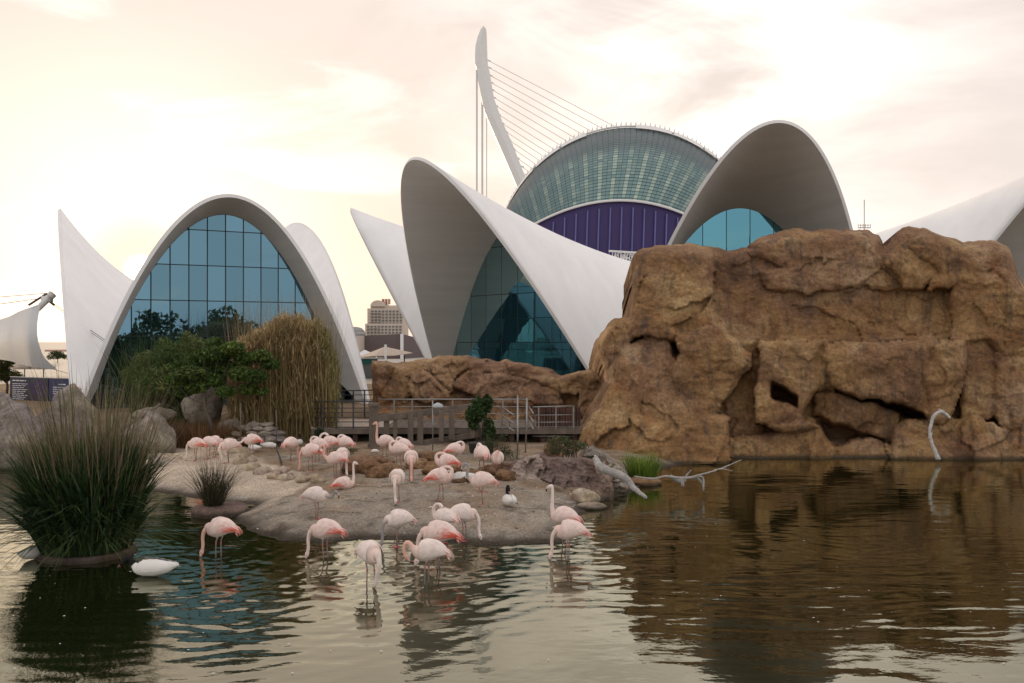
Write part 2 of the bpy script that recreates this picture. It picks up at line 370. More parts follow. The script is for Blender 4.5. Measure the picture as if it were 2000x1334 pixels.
gmix = np.clip(.5+1.0*fbm(X*.55, Y*.8, 4, 31)+.35*(24-Y)/4, 0, 1)[..., None]
c = mud*(1-gmix)+greyc*gmix
spots = np.clip((fbm(X*2.2, Y*3.5, 3, 41)-.25)*2.5, 0, 1)[..., None]; c = c*(1-.45*spots)
c = c*(1-s)+sandc*s
w = np.clip(1.25-Z/.13, 0, 1)[..., None]; c = c*(1-w)+wet*w
rim = (np.clip(1-np.abs(Z-.10)/.04, 0, 1)*np.clip(fbm(X*3, Y*3, 2, 55)+.3, 0, 1))[..., None]; c = c*(1-rim*.6)+np.array([.5, .47, .43])*rim*.6
bk = np.clip((Y-29)/1.2, 0, 1)[..., None]; c = c*(1-bk*.0)
mesh('bank_ground', V, Q, M['soil'], col=c.reshape(-1, 3), kind='structure')
# terrace and land beyond, and the land behind the viewer
mesh('terrace_ground', [(-2500, 60, 1.02), (2500, 60, 1.02), (2500, 4000, 1.02), (-2500, 4000, 1.02)], [(0, 1, 2, 3)], M['stucco'], kind='structure')
mesh('near_shore_ground', [(-2500, -16, .35), (2500, -16, .35), (2500, -3000, .35), (-2500, -3000, .35), (-2500, -15.4, -.6), (2500, -15.4, -.6)], [(3, 2, 1, 0), (0, 1, 5, 4)], M['soil'], col=np.tile([.2, .17, .12], (6, 1)), kind='structure')
RINGS = [(428, 1082), (606, 1078), (640, 1090), (742, 1128), (716, 1138), (762, 1072), (782, 1078), (800, 1122), (835, 1136), (868, 1100), (905, 1062), (1112, 1092), (1100, 1062), (280, 1110), (150, 1115)]
def waves(X, Y):
    far = np.clip((Y-9)/20, 0, 1)
    wx = X+.5*fbm(X*.25, Y*.25, 2, 71); wy = Y+.6*fbm(X*.2+3, Y*.3, 2, 72)
    h = .0050*fbm(wx*.55, wy*1.5, 3, 73)+.0035*fbm(wx*.35+wy*.15, wy*3.1, 2, 76)
    h = h+.0024*perlin(wx*1.8, wy*5.5, 79)+.0009*fbm(wx*5, wy*9, 2, 81)
    calm = np.clip(.75+.7*fbm(X*.12+.4, Y*.16, 2, 85), .3, 1.3)
    h = h*calm*1.25
    lee = np.clip((X-4)/5, 0, 1)*np.clip((Y-14)/6, 0, 1); h = h*(1-.45*lee)
    for k, (px, py) in enumerate(RINGS):
        p = on(px, py); r = np.hypot(X-p.x, Y-p.y); lam = .30+.03*(k % 3)
        h = h+.0036*np.cos(2*np.pi*r/lam+k)*np.exp(-r/2.2)*np.clip(r/.15, 0, 1)/(1+.5*r)
    p = on(330, 1098)
    r = np.hypot((X-p.x)*.9, Y-p.y); h = h+.0030*np.cos(2*np.pi*r/.33)*np.exp(-r/4.5)*np.clip((X-p.x+.5), 0, 1)
    return h
xs = np.arange(-20, 20.01, .08); ys = np.arange(8.4, 31.41, .05); X, Y = np.meshgrid(xs, ys)
ed = np.clip(np.minimum(np.minimum(X+20, 20-X), Y-8.4)/1., 0, 1)
Z = waves(X, Y)*ed
nx, ny = len(xs), len(ys); ii = (np.arange(ny-1)[:, None]*nx+np.arange(nx-1)[None]).ravel(); Q = np.stack([ii, ii+1, ii+nx+1, ii+nx], 1)
V = np.stack([X, Y, Z], -1).reshape(-1, 3)
x0, x1, y0, y1 = xs[0], xs[-1], ys[0], ys[-1]; b = len(V)
V = np.concatenate([V, [(-90, -16, 0), (90, -16, 0), (90, 34, 0), (-90, 34, 0), (x0, -16, 0), (x1, -16, 0), (x0, 34, 0), (x1, 34, 0), (x0, y0, 0), (x1, y0, 0), (x1, y1, 0), (x0, y1, 0)]])
Q = Q.tolist()+[(b, b+4, b+6, b+3), (b+5, b+1, b+2, b+7), (b+4, b+5, b+9, b+8), (b+11, b+10, b+7, b+6)]
mesh('pond_water', V, Q, M['water'], kind='structure')

# ------------------------------------------------------------------ concrete shells
ZG = 1.0
def lobe_main(p, k, n):
    X, Y, th, Rf, zt, kl, z0 = p[:7]; phi = math.pi/n; zt = 9.7 if k in (3, 4, 5, 6) else zt; rt = Rf+kl*(zt-ZG); a = (zt-z0)/rt**2
    return X, Y, th+k*2*math.pi/n, Rf, kl, z0, a, (z0+a*Rf*Rf-ZG)/(Rf*math.tan(phi))**2, phi
def lobe_entry(p, k):
    X, Y, th, Rf, zt, kl, z0, g, phi, zt2, kl2 = p; rho = Rf/math.cos(phi)
    if k == 2: zt, kl = 7.6, 0.
    if k % 2: ph, Rr, Zt, K = math.pi/2-phi, rho*math.sin(phi), zt2, kl2
    else: ph, Rr, Zt, K = phi, Rf, zt, kl
    rt = Rr+K*(Zt-ZG); a = (Zt-z0)/rt**2
    return X, Y, th+k*math.pi/2, Rr, K, z0, a, (z0+a*Rr*Rr-ZG)/(Rr*math.tan(ph))**2, ph
def build_lobe(L, root, glass_r, colw, rowh, gmat, fine=True, t_off=0.):
    X, Y, th, Rf, K, z0, a, b, ph = L; c, s = math.cos(th), math.sin(th)
    nt_, ns = 65, 26
    t = np.linspace(-1, 1, nt_)*Rf*math.tan(ph)
    if abs(K) > 1e-6:
        c0 = Rf+K*(z0-b*t*t-ZG); r1 = 2*c0/(1+np.sqrt(np.clip(1-4*K*a*c0, 0, None)))
    else: r1 = np.full_like(t, Rf)
    r0 = np.abs(t)/math.tan(ph)
    u = np.linspace(0, 1, ns)[:, None]; Rr = r0+(r1-r0)*u; T = np.broadcast_to(t, Rr.shape)
    def wp(r, t, z): return np.stack([X+r*c-t*s, Y+r*s+t*c, z], -1)
    z = z0+a*Rr*Rr-b*T*T
    nr = np.stack([-2*a*Rr, 2*b*T, np.ones_like(z)], -1); nr /= np.linalg.norm(nr, axis=-1, keepdims=True)
    th_ = .30*(.55+.45*(1-u))
    r2 = Rr-nr[..., 0]*th_; t2 = T-nr[..., 1]*th_; z2 = z-nr[..., 2]*th_
    top = wp(Rr, T, z); bot = wp(r2, t2, z2)
    V = np.concatenate([top.reshape(-1, 3), bot.reshape(-1, 3)]); nb = ns*nt_
    Fc = []; 
    for i in range(ns-1):
        for j in range(nt_-1):
            q = (i*nt_+j, i*nt_+j+1, (i+1)*nt_+j+1, (i+1)*nt_+j)
            Fc.append(q)
    nF = len(Fc)
    Fb = [tuple(nb+x for x in reversed(q)) for q in Fc]
    i = ns-1; rim = [(i*nt_+j, i*nt_+j+1, nb+i*nt_+j+1, nb+i*nt_+j) for j in range(nt_-1)]
    # outer skin and rim in the white finish, soffit in the board-marked one
    o = mesh('roof_shell', V[:], Fc+rim, M['shell'], root, smooth=True)
    o.data.polygons.foreach_set('use_smooth', [True]*nF+[False]*len(rim))
    mesh('soffit', V[nb:], [tuple(x-nb for x in q) for q in Fb], M['shell_in'], o)
    # glass wall
    Rg = Rf*glass_r; nrm = lambda tt: math.sqrt(1+(2*b*tt)**2+(2*a*Rg)**2); par = lambda tt: z0+a*Rg*Rg-b*tt*tt-.20*nrm(tt)
    def half(zq):
        lo, hi = 0., Rg*math.tan(ph)
        if par(hi) > zq: return hi
        for _ in range(30):
            md = (lo+hi)/2
            if par(md) > zq: lo = md
            else: hi = md
        return lo
    tm = half(ZG)
    wl = (lambda tt, z, d=0.: (X+(Rg+d)*c-tt*s, Y+(Rg+d)*s+tt*c, z))
    k0 = math.floor(-tm/colw)-1; k1 = -k0+1; nrow = math.ceil((par(0)-ZG)/rowh)
    mb = MB()
    for k in range(k0, k1):
        for r in range(nrow):
            ta, tb = k*colw+t_off, (k+1)*colw+t_off; zb, zt = ZG+r*rowh, ZG+(r+1)*rowh
            if par(0) <= zb: continue
            lim = half(zb); A, B = max(ta, -lim, -tm), min(tb, lim, tm)
            if B-A < .12: continue
            e = .022; A += e; B -= e; zb_ = zb+e
            ts = [B+(A-B)*i/6 for i in range(7)]; up = [min(zt-e, par(x)) for x in ts]
            if max(up)-zb_ < .08: continue
            P = [(A, zb_), (B, zb_)]+[(x, max(y, zb_+.004)) for x, y in zip(ts, up)]
            tx, tz = rng.normal(0, .0035), rng.normal(0, .0035); cx, cz = (A+B)/2, (zb+zt)/2
            dd = [tx*(x-cx)+tz*(y-cz) for x, y in P]
            Vp = [wl(x, y, d) for (x, y), d in zip(P, dd)]+[wl(x, y, d-.04) for (x, y), d in zip(P, dd)]; n = len(P)
            Fp = [tuple(range(n)), tuple(reversed(range(n, 2*n)))]+[(i, n+i, n+(i+1) % n, (i+1) % n) for i in range(n)]
            mesh('glass_pane', Vp, Fp, gmat, root, smooth=False)
    for k in range(k0, k1+1):
        tt = k*colw+t_off
        if abs(tt) >= tm or par(tt)-ZG < .4: continue
        mb.bar(wl(tt, ZG-.3, -.03), wl(tt, par(tt)+.03, -.03), .08, .05)
    for r in range(1, nrow+1):
        zz = ZG+r*rowh
        if zz >= par(0)-.2: break
        lim = half(zz); mb.bar(wl(-lim, zz, -.045), wl(lim, zz, -.045), .04, .07)
    # closing fin between glass head and the shell, plus a floor plinth
    tt = np.linspace(-tm, tm, 41)
    A_ = [wl(x, par(x)-.04, -.10) for x in tt]; B_ = [wl(x, par(x)+.09*nrm(x), -.10) for x in tt]
    mb.add(A_+B_, [(i, i+1, 41+i+1, 41+i) for i in range(40)])
    mb.build('mullions', M['mullion'], root, kind='stuff')
PM = [12.9731, 64.2887, -2.3941, 17.4816, 14.0082, .579, 9.0783]
restaurant = empty('restaurant_pavilion', (PM[0], PM[1], ZG), 'white concrete eight-lobed shell pavilion rising behind the ochre rocks with teal glass under its hoods', 'building')
for k in range(8): build_lobe(lobe_main(PM, k, 8), restaurant, .985, 1.45 if k in (0, 7) else 1.27, 2.95 if k != 1 else 6.2, M['glass3'] if k in (0, 7) else M['glass2'], t_off=.55 if k == 1 else 0.)
PE = [-22.634, 59.508, -1.117, 23.601, 10.569, -.053, 7.114, .893, .257, 12.393, .092]
entrance = empty('entrance_pavilion', (PE[0], PE[1], ZG), 'white concrete shell building at left with a tall arched wall of blue glass', 'building')
for k in range(4): build_lobe(lobe_entry(PE, k), entrance, .905 if k % 2 == 0 else .94, .80 if k == 0 else 2.2, 1.62 if k == 0 else 2.4, M['glass'])

# ------------------------------------------------------------------ event hall (far dome)
def agora():
    g = empty('arena_dome', (36, 270, 1.02), 'huge ribbed dome with teal glass louvres above a deep purple wall behind the white shells', 'building')
    yr, yl = 270., 236.; sr, sf = F/yr, F/yl
    zc = HC+(667-520)/sr; A, B = 263/sr, 268/sr; xc = 230/sr
    def ridge(u): a = u*R(97); return np.array([xc+A*math.sin(a), yr-2*math.cos(a), zc+B*math.cos(a)])
    def low(u):
        px = 1212+300*u; py = 393+.00155*(px-1212)**2
        return np.array([(px-1000)/sf, yl+9*u*u, HC+(667-py)/sf])
    def P(u, v):
        a, b = ridge(u), low(u); q = a+(b-a)*v; q[1] -= 7*math.sin(math.pi*v); q[2] += 2.0*math.sin(math.pi*v); q[0] += (u*1.5)*math.sin(math.pi*v)
        return q
    nu, nv = 78, 34; mb = MB(); fine = MB()
    for i in range(nu):
        u0, u1 = -1+2*i/nu, -1+2*(i+1)/nu
        for j in range(nv):
            v0, v1 = j/nv, (j+1)/nv
            a, b, c, d = P(u0+.0008, v0+.001), P(u1-.0008, v0+.001), P(u1-.0008, v1), P(u0+.0008, v1)
            lift = np.array([0, -.16, .03]); a = a+lift*0; c = c+lift; d = d+lift
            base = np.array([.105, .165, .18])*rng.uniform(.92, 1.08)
            if v0 > .40:  # cream light showing in the lower louvres, painted into the panel colours
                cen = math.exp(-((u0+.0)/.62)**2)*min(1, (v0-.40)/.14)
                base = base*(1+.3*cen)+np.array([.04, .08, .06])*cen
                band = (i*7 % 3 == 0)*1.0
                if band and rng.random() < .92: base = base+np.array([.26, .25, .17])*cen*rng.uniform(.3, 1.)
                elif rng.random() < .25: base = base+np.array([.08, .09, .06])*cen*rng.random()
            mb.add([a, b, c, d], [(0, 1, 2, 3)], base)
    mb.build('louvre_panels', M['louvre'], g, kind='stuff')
    V = [P(-1+2*i/40, j/12)+np.array([0, .8, -.4]) for i in range(41) for j in range(13)]
    Fq = [(i*13+j, i*13+j+1, (i+1)*13+j+1, (i+1)*13+j) for i in range(40) for j in range(12)]
    mesh('roof_backing', V, Fq, M['mullion'], g)
    # rear half
    V = []
    for i in range(41):
        u = -1+2*i/40
        for j in range(9):
            a = ridge(u); b = np.array([a[0], 306-18*u*u, 1.]); v = j/8; q = a+(b-a)*v; q[1] += 9*math.sin(math.pi*v); V.append(q)
    mesh('rear_roof', V, [(i*9+j, (i+1)*9+j, (i+1)*9+j+1, i*9+j+1) for i in range(40) for j in range(8)], M['grey'], g)
    # front wall
    V = []
    for i in range(61):
        u = -1+2*i/60; a = low(u); V += [a+np.array([0, .7, 0]), np.array([a[0], a[1]+.7, 1.])]
    mesh('purple_wall', V, [(2*i, 2*i+1, 2*i+3, 2*i+2) for i in range(60)], M['purple'], g)
    for i in range(27):
        u = -.96+i*.074
        if abs(u) > .97: continue
        a = low(u); m_ = MB(); m_.bar(a+np.array([.3, .2, -1.6]), np.array([a[0]-.9, a[1]+.2, 1.]), .38, .40); m_.build('rib', M['rib'], g)
    mb = MB(); mb.tube([low(-1+i/20)+np.array([0, -.2, .2]) for i in range(41)], .38, 6); mb.build('lower_arch', M['white_metal'], g, smooth=True)
    mb = MB(); mb.tube([ridge(-1+i/30)+np.array([0, 0, .4]) for i in range(61)], .30, 6); mb.build('ridge_beam', M['white_metal'], g, smooth=True)
    for u0, u1 in ((-.86, -.66), (-.64, -.48), (-.46, -.33), (-.32, -.20), (.02, .18), (.19, .33), (.34, .40), (.41, .52), (.54, .7)):
        m_ = MB(); n = 8; Vt = []
        for i in range(n+1):
            a = P(u0+(u1-u0)*i/n, 0); q = P(u0+(u1-u0)*i/n, .075); Vt += [a+np.array([0, -1.2, .6]), q+np.array([0, -1.5, .1])]
        m_.add(Vt, [(2*i, 2*i+1, 2*i+3, 2*i+2) for i in range(n)]); m_.build('ridge_panel', M['white_metal'], g)
    sp = MB()
    for i in range(92):
        a = ridge(-.98+i*.0213); sp.tube([a+np.array([0, 0, .4]), a+np.array([.1, 0, 1.0]), a+np.array([.2, 0, 1.9])], [.24, .2, .05], 4)
    sp.build('ridge_spikes', M['white_metal'], g, kind='stuff')
    # white lattice foot seen beside the rock top
    mb = MB()
    for i in range(26):
        xa = (1195+i*3-1000)/F*225; mb.bar((xa, 225, 24.2), (xa+rng.uniform(-1, 1.4), 225.6, 27.2), .22, .22); mb.bar((xa, 225.3, 24.2+(i % 4)*.8), (xa+1.2, 225.4, 25+(i*3 % 5)*.5), .2, .2)
    mb.bar((25, 225, 27.4), (38, 225, 26.6), .5, .5); mb.bar((25, 225, 24), (38, 225, 24), .5, .5); mb.bar((27, 225.5, 1), (27, 225.5, 24), .8, .8); mb.bar((36, 225.5, 1), (36, 225.5, 24), .8, .8)
    mb.build('lattice_foot', M['white_metal'], g)
agora()

# ------------------------------------------------------------------ cable-stayed bridge
def bridge():
    D = 345.; g = empty('cable_stayed_bridge', tuple(at(1100, 667, D).xy)+(1.02,), 'tall white curved bridge pylon with slanting stay cables left of the dome', 'bridge')
    Lf = [(1150, 690), (1090, 560), (1052, 450), (1010, 366), (992, 324), (972, 279), (948, 223), (940, 190), (934, 160), (932, 137), (928.5, 128), (928, 110), (929, 92), (933, 75), (939, 60), (944, 54.5)]
    Rt = [(1190, 690), (1125, 560), (1078, 450), (1033, 364), (1017, 324), (1001, 283), (981, 239), (965, 194), (956, 141), (953, 128), (952, 112), (951.5, 98), (951, 80), (950.5, 66), (949.5, 59), (946, 54.8)]
    V = []
    for (a, b), (c, d) in zip(Lf, Rt):
        for dd in (-1.7, 1.7): V += [at(a, b, D)+Vector((0, dd, 0)), at((a+c)/2, (b+d)/2, D)+Vector((0, dd*1.5, 0)), at(c, d, D)+Vector((0, dd, 0))]
    Fc = []
    for i in range(len(Lf)-1):
        o = 6*i
        for a, b in ((0, 1), (1, 2), (2, 5), (5, 4), (4, 3), (3, 0)): Fc.append((o+a, o+b, o+6+b, o+6+a))
    o = 6*(len(Lf)-1); Fc.append((o, o+1, o+2, o+5, o+4, o+3))
    mesh('pylon', V, Fc, M['white_metal'], g, smooth=False)
    fins = [(951.5, 117), (953, 131), (955, 146), (957, 160), (959, 174), (962, 189), (966, 205), (971, 222), (978, 239), (985, 255), (992, 272), (1000, 289), (1008, 307), (1017, 324), (1025, 340)]
    for i, (a, b) in enumerate(fins):
        sl = .44+.016*i; p = at(a, b, D); ex = 560-9*i; q = at(a+ex, b+ex*sl, D)+Vector((0, 30, 0))
        q.z = max(q.z, 6)
        m_ = MB(); m_.tube([p, q], .14, 4); m_.build('stay_cable', M['white_metal'], g)
    mb = MB()
    for a, b in fins: p = at(a, b, D); mb.bar(p, p+Vector((1.4, 0, -.6)), .5, .5)
    mb.build('anchor_fins', M['white_metal'], g)
    for x, y in ((930.5, 136), (932.2, 136), (941, 200), (943, 205), (950.5, 230)):
        m_ = MB(); m_.tube([at(x, y, D), at(x, 690, D)], .22, 4); m_.build('back_stay', M['white_metal'], g)
    mb = MB(); mb.box((60, D+2, 5), (420, 14, 2)); mb.build('deck', M['white_metal'], g)
bridge()

# ------------------------------------------------------------------ distant buildings
def tower_block():
    D = 620.; s = F/D; g = empty('apartment_tower', tuple(at(755, 667, D).xy)+(1.02,), 'beige apartment tower with stepped storeys and a rounded top, far off between the shells', 'building')
    mb = MB(); z = lambda y: HC+(667-y)/s; x = lambda p: (p-1000)/s
    segs = [(713, 790, 632, 700, 0), (716, 786, 602, 632, 3), (722, 776, 596, 602, 4)]
    for a, b, t, bt, dy in segs: mb.box(((x(a)+x(b))/2, D+dy+12, (z(t)+z(bt))/2), (x(b)-x(a), 24, z(t)-z(bt)))
    mb.build('wall', M['beige'], g)
    mb = MB(); V, Fc = [], []
    for i in range(9):
        a = math.pi*i/8; V += [(x(737)-math.cos(a)*15/s*1., D+2, z(598)+math.sin(a)*12/s), (x(737)-math.cos(a)*15/s, D+24, z(598)+math.sin(a)*12/s)]
    mb.add(V, [(2*i, 2*i+1, 2*i+3, 2*i+2) for i in range(8)]+[tuple(range(0, 18, 2))[::-1]]); mb.build('vaulted_roof', M['beige'], g)
    for px in (745, 751, 757): m_ = MB(); m_.box((x(px), D+8, z(588)), (3/s, 6, 10/s)); m_.build('roof_turret', M['brick_far'], g)
    for r, y in enumerate(range(606, 662, 6)):
        for k, px in enumerate(range(719, 787, 7)):
            if (px < 722 and y < 632): continue
            dy = 0 if y >= 632 else 3
            f = MB(); f.box((x(px), D+dy-.25, z(y+2)), (4.2/s, .5, 3.6/s)); w_ = f.build('window', M['beige_dark'], g)
        m_ = MB(); m_.box((x(731), D-.5+(0 if y >= 632 else 3), z(y+4.6)), (24/s, 1.6, .9/s)); m_.build('balcony', M['beige'], g)
tower_block()
def simple_hall():
    D = 150.; s = F/D; g = empty('brown_hall', tuple(at(745, 667, D).xy)+(1.02,), 'dark brown flat-roofed hall below the beige tower between the shells', 'building')
    a, b = at(693, 657, D), at(785, 652, D); mb = MB()
    V = [(a.x, D, 1), (b.x, D, 1), (b.x, D, b.z), (a.x, D, a.z), (a.x-2, D+18, 1), (b.x+3.2, D+18, 1), (b.x+3.2, D+18, b.z-1.3), (a.x-2, D+18, a.z)]
    mb.add(V, [(0, 1, 2, 3), (1, 5, 6, 2), (5, 4, 7, 6), (4, 0, 3, 7), (3, 2, 6, 7)]); mb.build('wall', M['brown_hall'], g)
    m_ = MB(); p = at(785, 652, D-.4); m_.bar((p.x, p.y, 1), (p.x, p.y, p.z), .5, .5); m_.build('corner_post', M['white_metal'], g)
    g = empty('low_white_tower', tuple(at(687, 667, 140).xy)+(1.02,), 'small pale block with a curved roof beside the foot of the left shell', 'building')
    mb = MB(); p = at(680, 648, 142); mb.box((p.x, 146, (p.z+1)/2), (2.6, 8, p.z-1)); p = at(690, 658, 138); mb.box((p.x, 140, (p.z+1)/2), (.7, 3, p.z-1)); mb.build('wall', M['beige'], g)
    mb = MB(); p = at(680, 646, 142); mb.tube([(p.x, 141, p.z-.6), (p.x, 151, p.z-.6)], 1.35, 12); mb.build('roof', M['grey'], g)
    g = empty('brick_apartment_block', tuple(at(105, 667, 260).xy)+(1.02,), 'small brick apartment block glimpsed between the sail and the left shell', 'building')
    mb = MB(); p = at(97, 686, 260); q = at(124, 686, 260); mb.box(((p.x+q.x)/2, 266, (p.z+1)/2+.0), (q.x-p.x+3, 12, max(p.z-1, 1))); mb.build('wall', M['brick_far'], g)
    # the terrace sits lower than the eye, so its storeys are short bands
    for r in range(2):
        for k in range(5):
            f = MB(); f.box((p.x+.6+k*1.0, 259.8, p.z-.9-r*1.2), (.5, .4, .6)); f.build('window', M['beige_dark'], g)
simple_hall()
def canopy():
    D = 95.; g = empty('white_canopy', tuple(at(752, 667, D).xy)+(1.02,), 'stretched off-white tent canopy with a central white mast in front of the brown hall', 'canopy')
    ap = at(752, 677, D); ed = [at(697, 698, D-3), at(730, 695, D-6), at(770, 694, D-6), at(806, 689, D-3), at(790, 690, D+5), at(715, 692, D+5)]
    V = [ap]+ed+[ap-Vector((0, 0, .05))]+[e-Vector((0, 0, .05)) for e in ed]; n = 6
    mesh('membrane', V, [(0, 1+(i+1) % n, 1+i) for i in range(n)]+[(n+1, n+2+i, n+2+(i+1) % n) for i in range(n)]+[(1+i, 1+(i+1) % n, n+2+(i+1) % n, n+2+i) for i in range(n)], M['deck'], g, smooth=False)
    mb = MB(); p = at(753, 673, D-6); mb.bar((p.x, p.y, 1.5), p, .22, .22); mb.build('mast', M['white_metal'], g)
    for px in (712, 790): m_ = MB(); p = at(px, 694, D); m_.bar((p.x, p.y, 1), p, .12, .12); m_.build('post', M['dark_steel'], g)
    g = empty('small_white_tent', tuple(at(712, 667, 110).xy)+(1.02,), 'small white peaked tent just left of the larger canopy', 'tent')
    c_ = at(712, 683, 110); ed = [at(692, 695, 107), at(735, 693, 107), at(735, 693, 114), at(692, 695, 114)]
    mesh('membrane', [c_]+ed, [(0, 2, 1), (0, 3, 2), (0, 4, 3), (0, 1, 4)], M['sail'], g, smooth=False)
    for e in ed: m_ = MB(); m_.bar((e.x, e.y, 1), e, .1, .1); m_.build('post', M['white_metal'], g)
    g = empty('kiosk', tuple(at(716, 667, 70).xy)+(1.02,), 'grey kiosk with a teal fascia left of the low rock wall', 'kiosk')
    a, b = at(698, 703, 70), at(730, 703, 70)
    mb = MB(); mb.box(((a.x+b.x)/2, 71.6, 1.6), (b.x-a.x+.4, 3, 1.3)); mb.build('wall', M['grey'], g)
    mb = MB(); mb.box(((a.x+b.x)/2, 70, 2.4), (b.x-a.x+.6, .14, .36)); mb.build('fascia', M['teal'], g)
    mb = MB(); mb.box(((a.x+b.x)/2, 71.5, 2.62), (b.x-a.x+.9, 3.6, .06)); mb.build('roof', M['grey'], g)
canopy()
# far trees on the terrace
def leafcloud(N, clumps, size, cols, seed=0, flat=.5):
    r = np.random.default_rng(seed); w = np.array([c[3]*c[4]*c[5] for c in clumps])**.67; idx = r.choice(len(clumps), N, p=w/w.sum())
    C = np.array(clumps); d = r.normal(size=(N, 3)); d /= np.linalg.norm(d, axis=1)[:, None]; rad = r.random(N)**.45
    P = C[idx, :3]+d*rad[:, None]*C[idx, 3:6]
    a = r.normal(size=(N, 3)); a /= np.linalg.norm(a, axis=1)[:, None]; b = np.cross(a, r.normal(size=(N, 3))); b /= np.linalg.norm(b, axis=1)[:, None]
    s_ = size*r.uniform(.6, 1.4, N)[:, None]; nrm = np.cross(a, b)
    V = np.stack([P-a*s_, P+b*s_*flat, P+a*s_+nrm*s_*.2, P-b*s_*flat], 1).reshape(-1, 3)
    i = np.arange(N)*4; Q = np.stack([i, i+1, i+2, i+3], 1)
    cols = np.array(cols); ck = cols[(idx*7+r.integers(0, 2, N)) % len(cols)]*r.uniform(.7, 1.3, (N, 1))
    return V, Q, np.repeat(ck, 4, 0)
def tree(name, base, h, rad, N, size, cols, label, cat, seed, group=None, trunk=True, nc=14, flat=.5, asp=1.):
    g = empty(name, base, label, cat, group); r = np.random.default_rng(seed); x, y, z = base
    cl = []
    for k in range(nc):
        a = r.uniform(0, 2*np.pi); q = r.uniform(0, .75)*rad; zz = z+h*r.uniform(.35, .88); q *= 1.1-abs(zz-z-h*.6)/h
        s_ = rad*r.uniform(.28, .5); cl.append((x+q*math.cos(a)*asp, y+q*math.sin(a)*.8, zz, s_*asp**.5, s_, s_*.62))
    V, Q, c = leafcloud(N, cl, size, cols, seed, flat); mesh('crown', V, Q, M['leaf'], g, c, False, 'stuff')
    if trunk:
        mb = MB(); mb.tube(crom([(x, y, z-.1), (x+.03*h, y, z+.25*h), (x-.02*h, y, z+.5*h), (x+.02*h, y, z+.75*h)], 3), np.linspace(.035*h, .01*h, 10), 7); mb.build('trunk', M['bark'], g, True)
        for c_ in cl[:9]:
            m_ = MB(); m_.tube(crom([(x, y, z+.3*h), ((x+c_[0])/2, (y+c_[1])/2, z+.42*h), c_[:3]], 3), np.linspace(.016*h, .004*h, 7), 5); m_.build('limb', M['bark'], g, True)
    return g
DK = [(.035, .055, .018), (.05, .075, .022), (.025, .04, .015), (.07, .085, .03)]
tree('small_tree', tuple(at(112, 700, 120).xy)+(1.02,), 1.7, 1.5, 900, .14, DK, 'small dark tree between the sail tip and the left shell foot', 'tree', 3)
p = at(12, 760, 48); tree('young_palm_tree', (p.x, p.y, 1.02), 2.3, .95, 1400, .16, [(.10, .12, .03), (.14, .13, .04), (.06, .08, .02)], 'yellow-green bushy tree at the left edge beside the sign', 'tree', 4, flat=.18)
# woodland behind the viewer, seen mirrored in the glass walls
cl = []
for k in range(46):
    x = -60+k*3.6+rng.uniform(-1, 1); yb = -34+rng.uniform(-3, 3); hh = rng.uniform(4, 8)
    for q in range(5): cl.append((x+rng.uniform(-1.5, 1.5), yb+rng.uniform(-1, 1), hh*rng.uniform(.3, 1), 2.4, 2.2, 1.5))
V, Q, c = leafcloud(26000, cl, .42, DK, 5); mesh('treeline', V, Q, M['leaf'], None, c, False, 'stuff')

